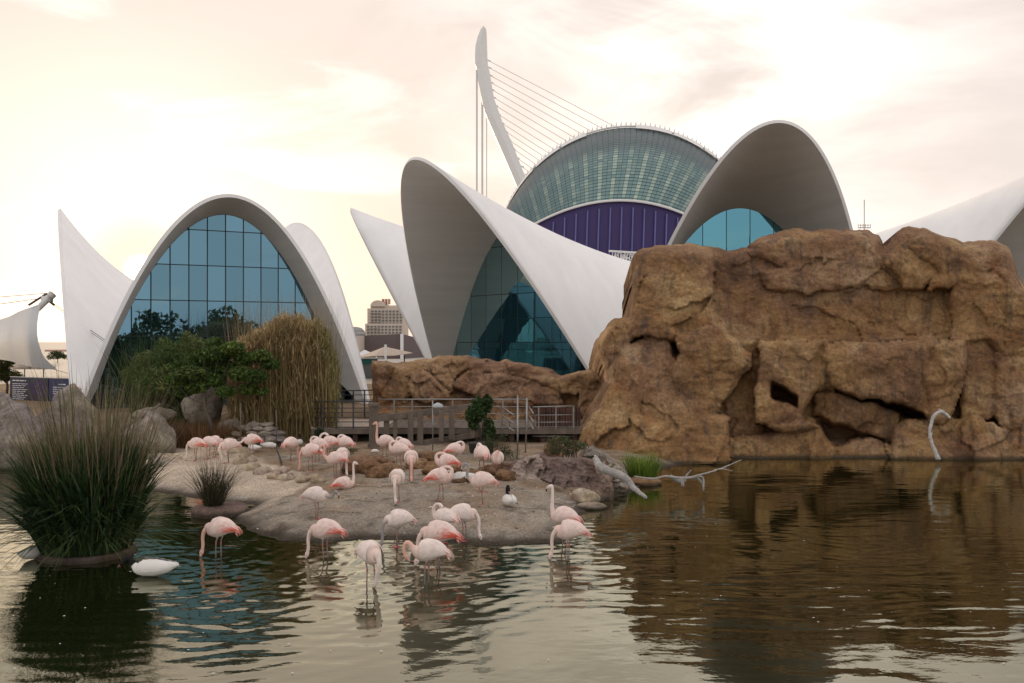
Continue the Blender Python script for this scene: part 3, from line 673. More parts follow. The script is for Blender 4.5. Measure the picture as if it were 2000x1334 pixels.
# ------------------------------------------------------------------ tensile sail, cables, sign, parasols at left
def sail():
    D = 44.; g = empty('tensile_sail', tuple(at(20, 667, D).xy)+(1.02,), 'white tensile sail with a pointed upper corner at the left edge of the pond', 'canopy')
    top = [(-330, 690), (-200, 655), (-100, 640), (0, 624), (40, 607), (80, 593)]
    bot = [(-330, 745), (-200, 715), (-100, 703), (0, 702), (50, 714), (112, 723)]
    rt = [(80, 593), (76, 612), (73, 632), (73, 655), (78, 678), (88, 700), (112, 723)]
    nU, nV = 24, 12; T = crom([(a, b, 0) for a, b in top], 6); B_ = crom([(a, b, 0) for a, b in bot], 6); Rr = crom([(a, b, 0) for a, b in rt], 4)
    T = [T[int(i*(len(T)-1)/nU)] for i in range(nU+1)]; B_ = [B_[int(i*(len(B_)-1)/nU)] for i in range(nU+1)]
    Vv = []
    for i in range(nU+1):
        u = i/nU
        for j in range(nV+1):
            v = j/nV; q = T[i]*(1-v)+B_[i]*v
            r_ = Rr[int(v*(len(Rr)-1))]; lin = T[-1]*(1-v)+B_[-1]*v; q = q+(r_-lin)*u**3
            Vv.append(at(q[0], q[1], D-1.6*math.sin(math.pi*v)*(.4+u*.6)+3*(1-u)+ (1-v)*.8))
        Fq = [(i*(nV+1)+j, i*(nV+1)+j+1, (i+1)*(nV+1)+j+1, (i+1)*(nV+1)+j) for i in range(nU) for j in range(nV)]
    mesh('membrane', Vv, Fq, M['sail'], g)
    D2 = D+.6
    mb = MB(); mb.tube([at(68, 612, D2), at(82, 595, D2), at(100, 577, D2)], [.10, .17, .19], 8); mb.tube([at(99, 578, D2-.15), at(103, 574, D2-.15)], .22, 8); mb.box(at(92, 584, D2), (.5, .25, .3)); mb.build('mast_head', M['white_metal'], g, True)
    mb = MB(); mb.bar(at(56, 596, D2), at(92, 573, D2), .09, .09); mb.bar(at(78, 603, D2), at(86, 588, D2), .12, .12); mb.bar(at(96, 588, D2), at(106, 596, D2), .1, .1); mb.build('shackle', M['dark_steel'], g)
    for a, b, r_ in (((88, 573), (-200, 596), .02), ((84, 582), (-200, 622), .02)):
        m_ = MB(); m_.tube([at(*a, D2), at(*b, D2+8)], r_, 4); m_.build('upper_cable', M['steel'], g)
    def cab(name, P, r_, lab):
        m_ = MB(); m_.tube(P, r_, 5); o = m_.build(name, M['dark_steel'], g)
    cab('guy_cable', [at(100, 590, D2), at(200, 661, 40), at(300, 727, 35), at(350, 768, 32.5), at(372, 790, 31.5)], .015, '')
    cab('guy_cable', [at(104, 596, D2), at(200, 665, 40), at(262, 705, 37), at(330, 762, 33), at(350, 790, 31.6)], .013, '')
    cab('edge_cable', [at(108, 722, D-1), at(150, 735, 40), at(220, 757, 36), at(330, 792, 31.5), at(345, 800, 31)], .013, '')
sail()
def lettering(root, a, b, rows, col=(.75, .76, .8)):
    """small unreadable print set in lines"""
    mb = MB(); a, b = Vector(a), Vector(b); t = (b-a).normalized(); L = (b-a).length
    for k, (z, x0, x1, h) in enumerate(rows):
        x = x0
        while x < x1-.02:
            w_ = rng.uniform(.05, .16); w_ = min(w_, x1-x); p = a+t*x*L; q = a+t*min(x+w_, x1)*L
            mb.bar((p.x, p.y-.03, z), (q.x, q.y-.03, z), .012, h, col); x += w_+.018
    return mb.build('lettering', M['sign'], root)
def signs():
    P = [at(20, 740, 44), at(96, 737, 42.5), at(160, 737, 41.5)]
    for i, lab in ((0, 'long dark information board with white print and a violet picture, left of the boulders'), (1, 'dark blue information board with a short block of white lines, nearest the left shell')):
        a, b = P[i], P[i+1]; zt = at(60, 738, 43).z; zb = zt-1.35
        g = empty('information_board', ((a.x+b.x)/2, (a.y+b.y)/2, 1.02), lab, 'sign', 'information boards behind the boulders')
        t = (b-a).normalized(); e = .03
        mb = MB(); A = Vector((a.x, a.y, (zt+zb)/2))+t*e; B_ = Vector((b.x, b.y, (zt+zb)/2))-t*e; mb.bar(A, B_, .06, zt-zb, (.018, .015, .04) if i == 0 else (.02, .025, .11)); mb.build('panel', M['sign'], g)
        mb = MB(); mb.bar(A+Vector((0, 0, (zt-zb)/2+.02)), B_+Vector((0, 0, (zt-zb)/2+.02)), .09, .03, (.5, .5, .5)); mb.build('top_edge', M['sign'], g)
        for q in (A+t*.3, B_-t*.3): m_ = MB(); m_.bar((q.x, q.y+.06, .9), (q.x, q.y+.06, zt), .06, .06, (.1, .1, .1)); m_.build('post', M['sign'], g)
        if i == 0:
            mb = MB()
            for _ in range(26):
                u = rng.uniform(.58, .9); q = A.lerp(B_, u); mb.box((q.x, q.y-.033-rng.random()*.004, zt-.1-rng.random()*.75), (.16*rng.uniform(.4, 1.3), .004, .10*rng.uniform(.4, 1.3)), 0, (.05+.08*rng.random(), .03, .16+.14*rng.random()))
            mb.build('picture', M['sign'], g)
            lettering(g, A, B_, [(zt-.16, .06, .42, .05)]+[(zt-.32-k*.095, .06, .46-.05*(k % 3), .03) for k in range(9)])
        else: lettering(g, A, B_, [(zt-.28, .30, .52, .05)]+[(zt-.42-k*.10, .12, .62-.08*(k % 2), .035) for k in range(4)])
signs()
for px, lab in ((48, 'pale parasol over the terrace, the left one of the pair above the dark board'), (85, 'pale parasol over the terrace, the right one of the pair above the dark board')):
    D = 60; p = at(px, 718, D); g = empty('parasol', (p.x, p.y, 1.02), lab, 'parasol', 'parasols on the terrace')
    V = [p+Vector((0, 0, .35))]; n = 8
    for rr, dz in ((.45, .27), (.75, .05), (.76, -.10)):
        V += [p+Vector((rr*math.cos(2*math.pi*k/n), rr*math.sin(2*math.pi*k/n), dz)) for k in range(n)]
    Fc = [(0, 1+k, 1+(k+1) % n) for k in range(n)]+[(1+r*n+k, 1+(r+1)*n+k, 1+(r+1)*n+(k+1) % n, 1+r*n+(k+1) % n) for r in range(2) for k in range(n)]
    mesh('canopy', V, Fc, M['deck'], g, smooth=False); mb = MB(); mb.tube([(p.x, p.y, 1.02), p+Vector((0, 0, .3))], .04, 6); mb.build('pole', M['steel'], g)

# ------------------------------------------------------------------ modelled rock faces
def relief(name, outline, blocks, D0, step, M_, label, cat, ybot, holes=(), back=3.0, rnd=26, gap=-.9, warp=5., seed=0, hs=.62, namepart='rock_block', cell=78, famp=.11, mats=None, nz=.7, grow=5., flat=()):
    ou = np.array(outline, float); x0, x1 = ou[:, 0].min()-8, ou[:, 0].max()+8; y0, y1 = ou[:, 1].min()-10, ybot
    xs = np.arange(x0, x1, step); ys = np.arange(y0, y1+.1, step); X, Y = np.meshgrid(xs, ys)
    wx = X+warp*fbm(X/38, Y/38, 3, seed+1); wy = Y+warp*fbm(X/38+7, Y/38, 3, seed+2)
    do = sdf(X+2.5*fbm(X/22, Y/22, 3, seed+3), Y+3.*fbm(X/25+3, Y/25, 3, seed+4), outline)
    T = np.full(X.shape, gap) + .12*fbm(X/50, Y/50, 3, seed+5); ID = np.full(X.shape, -1)
    for k, (f, h, w, tx, ty, poly) in enumerate(blocks):
        d = sdf(wx, wy, poly)+grow; pc = np.mean(poly, 0)
        p = np.clip(d/(w*.8), 0, 1); t = f-h*hs*(1-np.sqrt(1-(1-p)**2))+tx*(X-pc[0])/100+ty*(Y-pc[1])/100
        facet = .14*np.abs(fbm(X/70+k*3.1, Y/55+k, 2, seed+6)); t = t-facet
        sel = (d > 0) & (t > T); T = np.where(sel, t, T); ID = np.where(sel, k, ID)
    for (dep, poly) in holes:
        d = sdf(wx, wy, poly); p = np.clip(d/9, 0, 1); T = np.where(d > 0, T-(T-dep)*p, T)
    r_ = np.random.default_rng(seed+77); nc = int((x1-x0)*(y1-y0)/(cell*cell)); cx = r_.uniform(x0, x1, nc); cy = r_.uniform(y0, y1, nc)
    fx_ = X+cell*.35*fbm(X/cell/1.2, Y/cell/1.2, 3, seed+31); fy_ = (Y+cell*.35*fbm(X/cell/1.2+5, Y/cell/1.2, 3, seed+32))
    bd = np.full(X.shape, 1e9); bi = np.zeros(X.shape, int)
    for k in range(nc):
        dd = (fx_-cx[k])**2+((fy_-cy[k])*1.25)**2; m_ = dd < bd; bd = np.where(m_, dd, bd); bi = np.where(m_, k, bi)
    gx_ = r_.normal(0, famp, nc); gy_ = r_.normal(.1*famp, famp, nc); of_ = r_.normal(0, famp*14, nc)
    T = T+np.where(np.isin(ID, flat), .15, 1.)*(gx_[bi]*(fx_-cx[bi])+gy_[bi]*(fy_-cy[bi])+of_[bi]*.6)/57.
    cm = np.where(np.isin(ID, flat), .28, 1.); T0_ = T
    rid = 1-np.abs(fbm(X/46, Y/30, 4, seed+8)*1.5)
    T = T+cm*nz*(.10*fbm(X/48, Y/30, 4, seed+7)+.07*rid+.05*fbm(X/11, Y/8, 4, seed+9, .6))
    pe = np.clip(do/rnd, 0, 1); T = T-1.3*(1-np.sqrt(np.clip(1-(1-pe)**2, 0, 1)))
    D = D0(X, Y)-T
    # snap the first ring outside onto the outline
    V = np.stack([(X-1000)/F*D, D, HC-(Y-667)/F*D], -1)
    out = do < 0; near = out & (do > -step*1.5)
    gy, gx = np.gradient(do, step); gl = np.hypot(gx, gy)+1e-6
    Xs = X-gx/gl**2*do; Ys = Y-gy/gl**2*do
    Vs = np.stack([(Xs-1000)/F*D, D, HC-(Ys-667)/F*D], -1); V = np.where(near[..., None], Vs, V)
    ok = (do > 0) | near; ny, nx = X.shape
    q = ok[:-1, :-1] & ok[1:, :-1] & ok[:-1, 1:] & ok[1:, 1:]
    jj, i_ = np.nonzero(q); a = jj*nx+i_; Q = np.stack([a, a+nx, a+nx+1, a+1], 1); qid = ID[:-1, :-1][q]
    Vf = V.reshape(-1, 3); base = Vf[Q.ravel()]; c0 = base.mean(0)
    g = empty(name, (c0[0], c0[1], 0.), label, cat)
    grid = np.full((ny, nx), -9); grid[jj, i_] = qid
    for _pass in range(3):
        lab = np.zeros((ny, nx), int); cur = 0; comps = []
        for y_ in range(ny):
            for x_ in range(nx):
                if grid[y_, x_] == -9 or lab[y_, x_]: continue
                cur += 1; lab[y_, x_] = cur; st = [(y_, x_)]; mem = []; nb = {}
                while st:
                    a_, b_ = st.pop(); mem.append((a_, b_))
                    for c_, d_ in ((a_+1, b_), (a_-1, b_), (a_, b_+1), (a_, b_-1)):
                        if 0 <= c_ < ny and 0 <= d_ < nx and grid[c_, d_] != -9:
                            if grid[c_, d_] == grid[y_, x_]:
                                if not lab[c_, d_]: lab[c_, d_] = cur; st.append((c_, d_))
                            else: nb[grid[c_, d_]] = nb.get(grid[c_, d_], 0)+1
                comps.append((mem, nb))
        small = [(m__, n__) for m__, n__ in comps if len(m__) < 90 and n__]
        if not small or _pass == 2: break
        for m__, n__ in small:
            t_ = max(n__, key=n__.get)
            for a_, b_ in m__: grid[a_, b_] = t_
    lq = lab[jj, i_]; gq = grid[jj, i_]
    for cid in range(1, cur+1):
        m_ = lq == cid; k = int(gq[m_][0])
        uq, inv = np.unique(Q[m_], return_inverse=True)
        mesh(namepart if k >= 0 else 'rock_bed', Vf[uq], inv.reshape(-1, 4), mats[k] if mats and k >= 0 else M_, g)
    # skirt running back from the rim so that the mass has depth
    edges = {}
    for f in Q.tolist():
        for e in range(4):
            x, y = f[e], f[(e+1) % 4]
            if (y, x) in edges: del edges[(y, x)]
            else: edges[(x, y)] = 1
    V2, F2, mp = [], [], {}
    def idx(v):
        if v not in mp:
            P = Vf[v]; mp[v] = len(V2); n_ = mnoise.noise(Vector(P)*1.1)*.25
            V2.append(tuple(P)); V2.append((P[0]*1.0+n_*.3, P[1]+back*.35, P[2]-.25+n_)); V2.append((P[0]*1.0, P[1]+back, P[2]-1.1+n_))
        return mp[v]
    for (x, y) in edges:
        i, j = idx(x), idx(y); F2 += [(i, i+1, j+1, j), (i+1, i+2, j+2, j+1)]
    mesh('rock_back', V2, F2, M_, g)
    return g
def Zm(L): return [(1100+.45*a, 400+.45*b) for a, b in L]
OUT = [(60, 1010), (100, 900), (145, 825), (185, 760), (180, 715), (150, 650), (143, 590), (170, 545), (225, 492), (285, 488), (295, 400), (303, 300), (308, 215), (345, 188), (400, 178), (450, 178), (540, 164), (600, 180), (680, 190), (710, 205),
       (760, 195), (812, 182), (802, 168), (840, 145), (925, 118), (1000, 103), (1060, 112), (1170, 104), (1250, 108), (1325, 110), (1370, 135), (1395, 185), (1412, 175), (1440, 122), (1500, 94), (1560, 102), (1640, 128), (1700, 145), (1735, 162), (1800, 153), (1885, 158), (1925, 180), (1950, 220), (1975, 300), (2000, 345), (2060, 390), (2150, 360), (2300, 420), (2450, 500), (2520, 700), (2560, 1200), (60, 1200)]
BL = [  # front offset, drop at the edge, edge width, tilt x, tilt y, outline
 (.35, .5, 30, .1, .5, [(312, 205), (350, 190), (420, 178), (540, 160), (610, 185), (648, 225), (652, 400), (642, 470), (690, 520), (700, 565), (560, 570), (480, 585), (430, 565), (300, 565), (280, 490), (300, 300)]),
 (.15, .5, 26, .3, .2, [(225, 490), (290, 485), (305, 560), (262, 622), (215, 705), (185, 745), (165, 690), (140, 640), (140, 580), (172, 540)]),
 (1.1, .7, 40, .25, .55, [(290, 610), (430, 565), (480, 600), (500, 690), (490, 800), (600, 900), (715, 930), (720, 1040), (700, 1200), (30, 1200), (40, 1010), (100, 900), (180, 750), (250, 640)]),
 (1.0, .55, 22, -.15, -.1, [(505, 570), (690, 520), (735, 592), (805, 660), (800, 705), (730, 800), (655, 900), (650, 965), (560, 910), (480, 800), (488, 690)]),
 (-.35, .3, 15, 0, 0, [(730, 585), (865, 585), (875, 640), (842, 800), (835, 900), (865, 1000), (715, 1020), (715, 830), (805, 700)]),
 (-.55, .35, 20, 0, .1, [(648, 222), (760, 193), (815, 180), (885, 240), (980, 270), (870, 302), (650, 318)]),
 (-.7, .3, 14, 0, .1, [(648, 312), (860, 303), (895, 362), (650, 374)]),
 (-.2, .5, 30, 0, .15, [(800, 165), (850, 135), (1000, 98), (1080, 106), (1170, 100), (1330, 105), (1385, 150), (1408, 200), (1400, 250), (1340, 282), (1330, 345), (1050, 372), (895, 362), (866, 300), (985, 270), (890, 240), (800, 190)]),
 (-.25, .35, 16, 0, 0, [(1338, 282), (1402, 250), (1455, 290), (1475, 356), (1338, 360)]),
 (.05, .5, 26, -.1, .1, [(1398, 190), (1438, 118), (1500, 90), (1560, 100), (1500, 190), (1640, 292), (1560, 358), (1480, 356), (1440, 280), (1405, 250)]),
 (.15, .5, 22, 0, .1, [(1555, 98), (1700, 138), (1735, 160), (1800, 228), (1862, 272), (1740, 332), (1670, 360), (1600, 360), (1645, 292), (1505, 190)]),
 (0., .45, 20, 0, 0, [(1738, 160), (1820, 150), (1890, 155), (1945, 200), (1985, 315), (1900, 284), (1862, 272), (1800, 230)]),
 (-.50, .25, 14, 0, -.05, [(648, 368), (850, 364), (1045, 364), (1052, 400), (1066, 592), (870, 596), (740, 586), (700, 520), (670, 460), (640, 400)]),
 (-.62, .18, 9, 0, .0, [(1054, 368), (1300, 364), (1400, 356), (1692, 360), (1694, 450), (1694, 606), (1066, 596)]),
 (.75, .5, 16, -.2, .1, [(858, 590), (1040, 600), (1080, 640), (1112, 780), (1040, 885), (1030, 935), (1100, 960), (960, 990), (838, 935), (846, 840), (838, 800), (860, 690)]),
 (.5, .5, 18, .1, 0, [(1038, 600), (1145, 598), (1162, 680), (1165, 800), (1108, 795), (1078, 690)]),
 (.85, .6, 24, -.05, .05, [(1140, 606), (1640, 600), (1560, 720), (1600, 940), (1560, 885), (1440, 850), (1330, 830), (1250, 820), (1170, 785), (1150, 700)]),
 (.95, .5, 20, .1, .0, [(1642, 598), (1738, 592), (1738, 700), (1702, 850), (1668, 930), (1602, 940), (1565, 720)]),
 (.0, .5, 18, .1, -.4, [(1105, 820), (1170, 812), (1400, 882), (1455, 905), (1440, 1025), (1390, 1022), (1098, 905)]),
 (.55, .5, 20, 0, .6, [(700, 1032), (960, 985), (1100, 968), (1145, 1030), (1175, 1062), (1185, 1200), (690, 1200)]),
 (.5, .4, 16, 0, .5, [(1190, 1060), (1280, 1013), (1420, 1060), (1440, 1200), (1190, 1200)]),
 (.65, .6, 26, 0, .5, [(1430, 1040), (1440, 965), (1520, 925), (1700, 938), (1775, 930), (1780, 1200), (1430, 1200)]),
 (.8, .5, 26, 0, .4, [(1770, 928), (1870, 950), (1945, 1000), (2100, 1010), (2300, 1000), (2560, 1050), (2560, 1200), (1780, 1200)]),
 (.25, .6, 30, .2, .1, [(1690, 356), (1760, 310), (1880, 276), (1915, 330), (1912, 640), (1830, 580), (1745, 600), (1694, 590)]),
 (.35, .4, 20, .2, .1, [(1880, 274), (1965, 312), (2055, 380), (2060, 640), (1915, 650), (1918, 330)]),
 (.2, .5, 24, 0, .2, [(1742, 600), (1830, 585), (1880, 640), (1880, 900), (1780, 935), (1735, 930), (1730, 760)]),
 (.45, .5, 26, .1, .1, [(1880, 645), (2060, 640), (2100, 800), (2080, 1010), (1945, 1000), (1882, 905)]),
 (.5, .6, 30, .1, .1, [(2060, 380), (2150, 350), (2300, 410), (2450, 500), (2530, 700), (2570, 1060), (2300, 1000), (2085, 1010), (2100, 800), (2062, 640)])]
HO = [(-1.9, Zm([(905, 772), (980, 798), (1012, 830), (1018, 885), (940, 862), (903, 832)])), (-2.4, Zm([(1170, 792), (1300, 832), (1470, 862), (1560, 900), (1590, 938), (1480, 930), (1455, 905), (1400, 880), (1180, 812)])),
      (-1.7, Zm([(1098, 910), (1200, 950), (1390, 1025), (1420, 1040), (1290, 1012), (1200, 1045), (1150, 1030), (1105, 965)])), (-1.2, Zm([(465, 610), (500, 590), (505, 650), (482, 690)]))]
def D0(X, Y):
    t = np.clip((668-Y)/14, 0, 1); t = t*t*(3-2*t); led = np.clip((X-1370)/60, 0, 1)*np.clip((1925-X)/60, 0, 1)*t*.35
    return 30.4+np.clip((895-Y)/450, 0, 1)*1.5+led+np.clip((1250-X)/130, 0, 1)*.5
relief('rock_cliff', Zm(OUT), [(f, h, w, tx, ty, Zm(p)) for f, h, w, tx, ty, p in BL], D0, 3., M['rock'], 'massive ochre artificial rock cliff with ledges and dark caves rising from the water at right', 'rock', 909, HO, seed=11, gap=-.6, warp=6., nz=.55, famp=.085, flat=(12, 13))
def Zl(L): return [(640+a/2.565, 380+b/2.565) for a, b in L]
OUT2 = [(222, 1290), (225, 980), (218, 900), (220, 828), (300, 832), (350, 842), (440, 826), (510, 822), (560, 806), (640, 803), (720, 813), (800, 822), (860, 838), (900, 828), (1000, 850), (1130, 880), (1168, 912), (1270, 882), (1400, 866), (1480, 860), (1480, 1290)]
BL2 = [(.2, .3, 10, 0, 0, [(215, 820), (300, 828), (332, 860), (302, 930), (250, 1000), (215, 985)]), (.0, .4, 12, 0, .2, [(290, 838), (430, 822), (540, 835), (500, 880), (420, 930), (410, 1010), (250, 1060), (240, 1000), (310, 920)]),
       (.55, .4, 14, 0, .1, [(480, 880), (530, 920), (605, 990), (605, 1025), (500, 1045), (425, 1012), (405, 960), (430, 905)]), (.1, .35, 12, 0, 0, [(510, 815), (640, 800), (725, 810), (700, 872), (645, 905), (620, 992), (560, 940), (490, 872)]),
       (.4, .35, 12, 0, 0, [(650, 932), (700, 888), (765, 880), (785, 950), (742, 1005), (638, 965)]), (.05, .35, 10, 0, 0, [(722, 812), (860, 835), (905, 862), (935, 932), (820, 890), (700, 880)]),
       (.35, .35, 12, 0, 0, [(888, 826), (1000, 846), (1132, 876), (1175, 920), (1152, 975), (1040, 932), (920, 900)]), (.25, .4, 14, 0, .1, [(780, 898), (920, 908), (1040, 940), (1152, 975), (1175, 1055), (900, 1055), (740, 1012), (772, 960)]),
       (.5, .4, 12, 0, 0, [(1158, 908), (1275, 876), (1275, 930), (1242, 1005), (1168, 995)]), (.6, .4, 14, 0, 0, [(1268, 888), (1400, 862), (1500, 850), (1500, 960), (1400, 1100), (1290, 1150), (1258, 1080)]),
       (.1, .3, 14, 0, .2, [(235, 1045), (640, 1000), (1170, 1040), (1210, 1130), (1210, 1300), (215, 1300)])]
relief('low_rock_wall', Zl(OUT2), [(f, h, w*.8, tx, ty, Zl(p)) for f, h, w, tx, ty, p in BL2], lambda X, Y: 34.3+(790-Y)/100*.8+0*X, 2.5, M['rock2'], 'low tan boulder wall behind the wooden boardwalk', 'rock', 868, seed=40, rnd=12, warp=3.5, back=1.6, gap=-.3, cell=30, famp=.22, grow=2.)

# ------------------------------------------------------------------ loose boulders
def boulder(name, c, size, m_, seed, label=None, cat='rock', group=None, sub=4, rough=.16, cuts=7, rot=0., sink=.25, parent=None):
    bm = bmesh.new(); bmesh.ops.create_icosphere(bm, subdivisions=sub, radius=1.); r = random.Random(seed); o3 = Vector((seed*3.7, seed*1.3, seed*.9))
    pl = []
    for _ in range(cuts):
        n = Vector((r.uniform(-1, 1), r.uniform(-1, 1), r.uniform(-.5, 1))).normalized(); pl.append((n, r.uniform(.62, .86)))
    Rm = Matrix.Rotation(rot, 3, 'Z')
    for v in bm.verts:
        p = v.co.copy()
        for n, d in pl:
            k = p.dot(n)-d
            if k > 0: p -= n*k*.88
        q = p+o3; dsp = rough*mnoise.fractal(q*1.3, .9, 2., 3)+rough*.22*mnoise.fractal(q*5, .8, 2., 3)
        p *= 1+dsp; v.co = Rm @ Vector((p.x*size[0], p.y*size[1], p.z*size[2]))
    me = bpy.data.meshes.new(name); bm.to_mesh(me); bm.free(); me.polygons.foreach_set('use_smooth', [True]*len(me.polygons)); me.materials.append(m_)
    o = bpy.data.objects.new(name, me); COL.objects.link(o); o.location = Vector(c); LOC[o] = Vector(c)
    if parent is not None: o.parent = parent; o.location = Vector(c)-LOC[parent]
    return tag(o, label, cat if label else None, group)
def bpx(name, x0, y0, x1, y1, D, m_, seed, label, dep=.8, **k):   # boulder spanning a pixel box at distance D
    a, b = at(x0, y0, D), at(x1, y1, D); w_, h_ = (b.x-a.x)/2*1.12, (a.z-b.z)/2*1.15
    return boulder(name, ((a.x+b.x)/2, D, (a.z+b.z)/2), (w_, w_*dep, h_), m_, seed, label, **k)
GB = 'grey boulders along the left bank'
for x0, y0, x1, y1, D, s_, lab, m_ in [
    (-30, 795, 88, 925, 27.6, 3, 'largest grey boulder at the left edge, cracked face, behind the tall sedge', 'grey_rock'),
    (-40, 770, 40, 830, 29.6, 4, 'dark grey boulder at the far left edge above the cracked one', 'grey_rock'),
    (106, 757, 186, 850, 30.2, 5, 'upright grey boulder directly in front of the dark blue information board', 'grey_rock'),
    (60, 806, 130, 900, 29.2, 22, 'brown-grey boulder hidden between the cracked boulder and the sedge stems', 'grey_rock'),
    (112, 800, 192, 905, 28.4, 6, 'pale grey boulder seen through the tall sedge stems', 'grey_rock'),
    (190, 820, 250, 900, 28.6, 7, 'smaller grey boulder wedged left of the broad smooth one', 'grey_rock'),
    (232, 812, 336, 905, 28.2, 8, 'broad smooth grey boulder under the leaning log', 'grey_rock'),
    (262, 794, 338, 822, 30.0, 9, 'flat light grey boulder capping the rocks below the green bush', 'grey_rock'),
    (362, 745, 428, 830, 31.5, 14, 'grey boulder under the crown of the leaning tree', 'grey_rock'),
    (424, 815, 478, 862, 30.6, 12, 'grey boulder at the foot of the dry reeds', 'grey_rock')]:
    bpx('boulder', x0, y0, x1, y1, D, M[m_], s_, lab, group=GB, cuts=6, rough=.12)
# flat stones heaped at the reed foot
ORD = ['leftmost', 'second from left', 'third from left', 'fourth from left', 'fifth from left']
k = 0
for row, (y, xs_) in enumerate(((858, (452, 478, 503, 528, 548)), (847, (462, 490, 518, 540)), (837, (478, 502, 528)), (829, (498, 520)))):
    for x in xs_:
        p = at(x+rng.uniform(-3, 3), y, 29.4+.15*row); k += 1
        boulder('flat_stone', p, (.26*rng.uniform(.8, 1.2), .22, .10*rng.uniform(.9, 1.3)), M['grey_rock'], 60+k, ORD[xs_.index(x)]+' flat stone in the '+('bottom', 'second', 'third', 'top')[row]+' layer of the heap before the reeds', 'stone', 'flat stones heaped before the reeds', sub=3, rot=rng.uniform(-.4, .4))
# border stones between sand and mud
bs = [(478, 893), (492, 900), (470, 905), (500, 912), (486, 917), (508, 925), (524, 921), (540, 926), (556, 921), (533, 934), (572, 928), (585, 932), (590, 939), (601, 930), (612, 935), (622, 940), (548, 936), (562, 938)]
import itertools
_o = sorted(range(len(bs)), key=lambda q: bs[q][0]); ON = ['first', 'second', 'third', 'fourth', 'fifth', 'sixth', 'seventh', 'eighth', 'ninth', 'tenth', 'eleventh', 'twelfth', 'thirteenth', 'fourteenth', 'fifteenth', 'sixteenth', 'seventeenth', 'eighteenth']
BLAB = [''] * len(bs)
for r_, q in enumerate(_o): BLAB[q] = ON[r_]+' tan stone from the left in the row edging the pale beach'
for i, (x, y) in enumerate(bs):
    p = gpt(x, y); s_ = rng.uniform(.75, 1.25)
    boulder('border_stone', p+Vector((0, 0, .03)), (.21*s_, .17*s_, .13*s_), M['pale_rock'], 90+i, BLAB[i], 'stone', 'stones edging the pale beach', sub=3, rough=.1, rot=rng.uniform(-1, 1))
# pale rounded rock slabs of the beach
for x, y, sx, sy, sz, s_, lab in [(300, 905, 1.1, .8, .28, 131, 'pale rounded rock shelf at the left end of the beach, right of the sedge'), (430, 887, 1.2, .7, .26, 132, 'pale rock shelf under the feeding flamingos at left'), (370, 893, .9, .6, .2, 133, 'pale flat rock shelf between the two larger beach shelves')]:
    p = gpt(x, y); boulder('rock_shelf', p+Vector((0, .2, -.02)), (sx, sy, sz), M['pale_rock'], s_, lab, 'rock', 'pale rock shelves on the beach', cuts=4, rough=.09)
# mud nests
MLAB = ['brown mud mound at the back left of the nest heap, behind the sitting flamingo', 'broad mud mound in the middle of the nest heap beside the sitting flamingo', 'mud mound at the back right of the nest heap, left of the fluted post', 'leftmost low mud mound of the nest heap',
 'mud mound just left of the plump flamingo with tucked neck', 'front mud mound of the nest heap, nearest the sitting flamingo head', 'mud mound right behind the flamingo with red on its breast', 'back mud mound below the steel pole with the lamp', 'small back mud mound between the steel pole and the preening flamingo', 'mud mound left of the low resting coral flamingo',
 'mud mound under the flamingo preening before the balustrade', 'mud mound left of the large rear-view flamingo', 'mud mound below the weedy shrub near the twin poles', 'rightmost front mud mound next to the pale rock ridge', 'mud mound at the feet of the large rear-view flamingo', 'mud mound behind the white swan and the grey-necked flamingo']
for i, (x, y, r_) in enumerate([(705, 898, 26), (722, 912, 30), (742, 905, 28), (690, 912, 24), (760, 915, 30), (738, 922, 26), (815, 905, 24), (838, 892, 22), (862, 890, 20), (850, 915, 26), (884, 912, 22), (925, 925, 22), (975, 912, 24), (985, 928, 24), (948, 918, 20), (905, 932, 22)]):
    p = gpt(x, y+9); k_ = p.y/F
    boulder('nest_mound', p+Vector((0, 0, .08)), (r_*k_, r_*k_*.9, r_*k_*.62), M['mud_nest'], 150+i, MLAB[i], 'nest mound', 'mud nest mounds on the island', sub=4, rough=.26, cuts=5)
# right-hand rocks of the island
def Zi(L): return [(960+a/3.846, 840+b/3.846) for a, b in L]
OUT3 = [(100, 420), (120, 290), (150, 240), (220, 212), (300, 188), (380, 166), (430, 190), (470, 193), (560, 203), (655, 203), (690, 132), (750, 110), (830, 150), (920, 218), (1000, 258), (1022, 330), (1035, 420), (1030, 640), (100, 640)]
BL3 = [(.25, .35, 10, .2, .2, [(455, 190), (560, 200), (700, 208), (780, 225), (800, 300), (905, 340), (925, 660), (690, 660), (600, 520), (510, 452), (370, 352), (400, 262)]),
       (-.25, .3, 8, 0, .3, [(110, 285), (150, 236), (300, 184), (380, 162), (470, 196), (400, 262), (370, 352), (300, 322), (200, 335), (100, 350)]),
       (-.1, .35, 9, 0, .2, [(695, 130), (750, 106), (830, 146), (920, 214), (1005, 258), (1024, 330), (1040, 430), (1035, 660), (928, 660), (905, 340), (800, 300), (780, 225), (700, 205)]),
       (.1, .25, 8, 0, .6, [(95, 335), (200, 325), (300, 312), (380, 372), (470, 452), (600, 520), (690, 660), (90, 660)])]
relief('island_outcrop', Zi(OUT3), [(f, h, w, tx, ty, Zi(p)) for f, h, w, tx, ty, p in BL3], lambda X, Y: 22.5+(970-Y)/100*1.2+0*X, 1.3, M['mauve_rock'], 'flat-topped brown and pale grey rock outcrop at the right end of the island', 'rock', 985, seed=91, rnd=8, warp=2., back=1.2, gap=-.3, cell=24, famp=.2, nz=1., grow=1., mats=[M['mauve_rock'], M['pale_rock'], M['grey_rock'], M['pale_rock']])
bpx('white_block_rock', 1116, 955, 1170, 990, 21.3, M['pale_rock'], 204, 'small pale block rock at the waterline', dep=.7, cuts=12, rough=.05)
